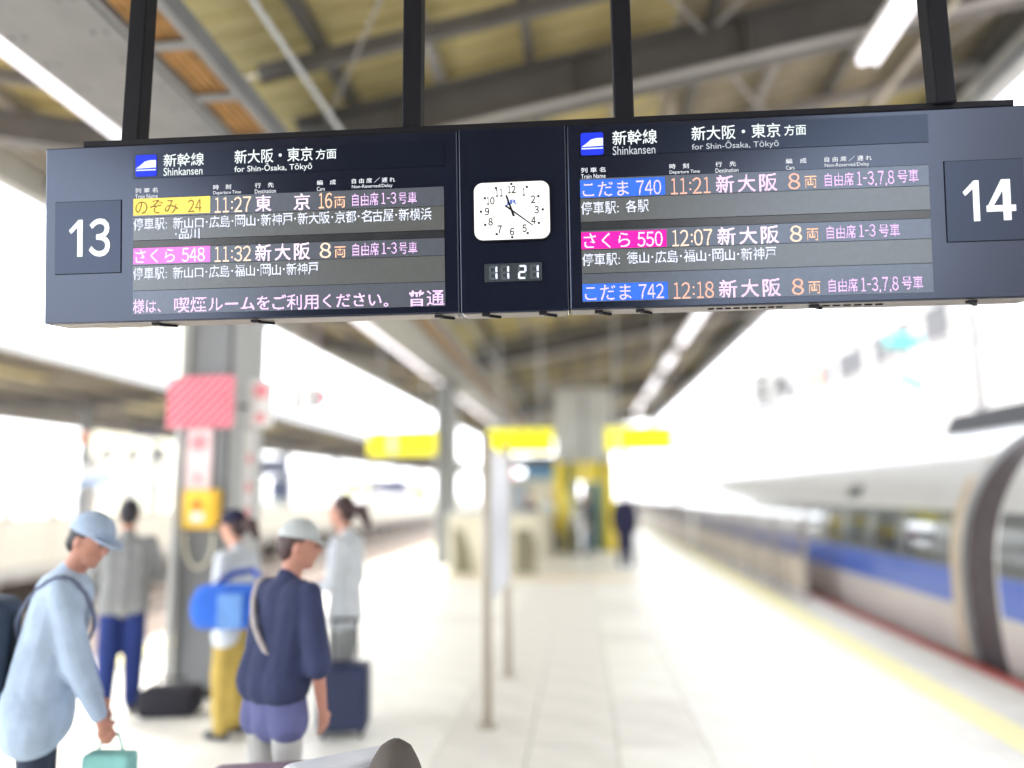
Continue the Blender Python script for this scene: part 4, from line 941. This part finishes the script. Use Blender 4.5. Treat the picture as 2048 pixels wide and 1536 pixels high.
dm.raw(vs_, [(k * n + i, k * n + (i + 1) % n, (k + 1) * n + (i + 1) % n, (k + 1) * n + i) for k in range(7) for i in range(n)] + [tuple(range(n))[::-1], tuple(range(7 * n, 8 * n))])
dm.build('bag_body', CL['blue'], df, local=True, smooth=True)
B(-.06, -.158, .04, .10, -.150, .26).build('side_patch', cloth('duffelpale', (.16, .33, .70)), df, local=True)
strap(df, [(-.17, .06, .28), (-.08, .14, .36), (.04, .20, .38), (.10, .14, .36), (.17, .06, .28)], .04, cloth('duffelstrap', (.03, .08, .4)))
p4 = person('person in pale grey cap and dark navy jacket, seen from behind in front', -1.43, 3.50, 62, 1.57, CL['navy'], CL['pale'], band=(.026, cloth('strappale', (.40, .36, .36)), -1), skin='skin2', hair='short', haircol='hairb', cap=CL['capg'], turn=46, nod=6, coat=.50, sleeve=.5, bulk=1.36, lean=6,
            arms={1: ((.155, .02, .60), (.135, .06, .47)), -1: ((-.15, .05, .62), (-.12, .12, .50))}, hem=(.60, CL['lav']))
def suitcase(label, c, size, rot, m, hnd=True, handle_h=.4):
    t = thing('suitcase', label, 'suitcase', c, rot); sx, sy, sz = size
    o = B(-sx / 2, -sy / 2, .05, sx / 2, sy / 2, sz).build('shell', m, t, local=True); bv = o.modifiers.new('b', 'BEVEL'); bv.width = .045; bv.segments = 4
    for k in range(4):
        a = -sx / 2 + sx * (k + 1) / 5; B(a - .012, -sy / 2 - .004, .1, a + .012, sy / 2 + .004, sz - .05).build('rib', m, t, local=True, bevel=.004)
    for i in (-1, 1):
        for jj in (-1, 1): MB().tube((i * (sx / 2 - .05) - .012, jj * (sy / 2 - .05), .027), (i * (sx / 2 - .05) + .012, jj * (sy / 2 - .05), .027), .026).build('wheel', M['shoe'], t, local=True)
    if hnd:
        MB().tube((-.09, 0, sz - .02), (-.09, 0, sz + handle_h), .008).tube((.09, 0, sz - .02), (.09, 0, sz + handle_h), .008).tube((-.1, 0, sz + handle_h), (.1, 0, sz + handle_h), .014).build('handle', M['shoe'], t, local=True)
    return t
suitcase('mauve suitcase before the person in the navy jacket, cut by the photo edge', (-1.33, 3.16, 0), (.46, .28, .585), R(12), mat('case_mauve', (.22, .15, .19), .5), hnd=False)
p5 = person('person with ponytail, white top and grey trousers, by a navy suitcase', -1.82, 5.75, 172, 1.68, CL['white'], CL['gtr'], 'skin', hair='pony', haircol='hairb', coat=.42, nod=6,
            arms={-1: ((-.14, .0, .62), (-.10, .13, .60)), 1: ((.14, .0, .62), (.10, .13, .60))})
suitcase('dark navy suitcase standing beside the legs of the person in grey trousers', (-1.74, 5.52, 0), (.36, .24, .50), R(8), mat('case_navy', (.02, .03, .08), .45), handle_h=.3)
tp = thing('bag', 'taupe bag with a pointed top at the bottom edge of the photo', 'bag', (-.655, 2.66, 0), R(40))
MB().raw([(x * .085, y * .085, z) for z, q in ((0, 1), (.80, 1)) for x, y in ((-1, -1), (1, -1), (1, 1), (-1, 1))] + [(.0, .0, .935)], [(0, 3, 2, 1), (0, 1, 5, 4), (1, 2, 6, 5), (2, 3, 7, 6), (3, 0, 4, 7), (4, 5, 8), (5, 6, 8), (6, 7, 8), (7, 4, 8)]).build('bag_body', mat('bag_taupe', (.085, .07, .06), .8, bump=.3), tp, local=True, bevel=.012)
B(-.088, -.02, .30, -.085, .02, .78).build('zip', M['shoe'], tp, local=True)
for o_ in tp.children:
    if o_.name.startswith('bag_body'): o_.modifiers['bevel'].width = .05; o_.modifiers['bevel'].segments = 5; o_.data.polygons.foreach_set('use_smooth', [True] * len(o_.data.polygons))
suitcase('pale grey blue case beside the pointed taupe bag at the photo bottom', (-.86, 2.74, 0), (.42, .20, .78), R(38), mat('case_pale', (.58, .60, .66), .4), hnd=False)
person('person in a dark navy suit walking away right of the lift', .95, 17.6, 84, 1.80, CL['suit'], CL['suit'], 'skin', coat=.44, bulk=1.4, loose=.5, step=.05)
person('person in a navy jacket and blue jeans standing in the yellow lift frame', .12, 21.3, 200, 1.76, CL['suit'], cloth('jean2', (.06, .10, .22)), 'skin', coat=.46)
person('person in a pale grey top bending beside a case left of the lift opening', -.28, 21.2, 30, 1.60, CL['pale'], CL['slate'], 'skin', lean=24, coat=.46)
person('person in dark blue behind the stair wall', -1.42, 20.6, 250, 1.66, CL['suit'], CL['slate'], 'skin')
person('person in a pale blue shirt behind the stair wall', -1.02 + .0, 24.4, 260, 1.70, CL['sky'], CL['slate'], 'skin')
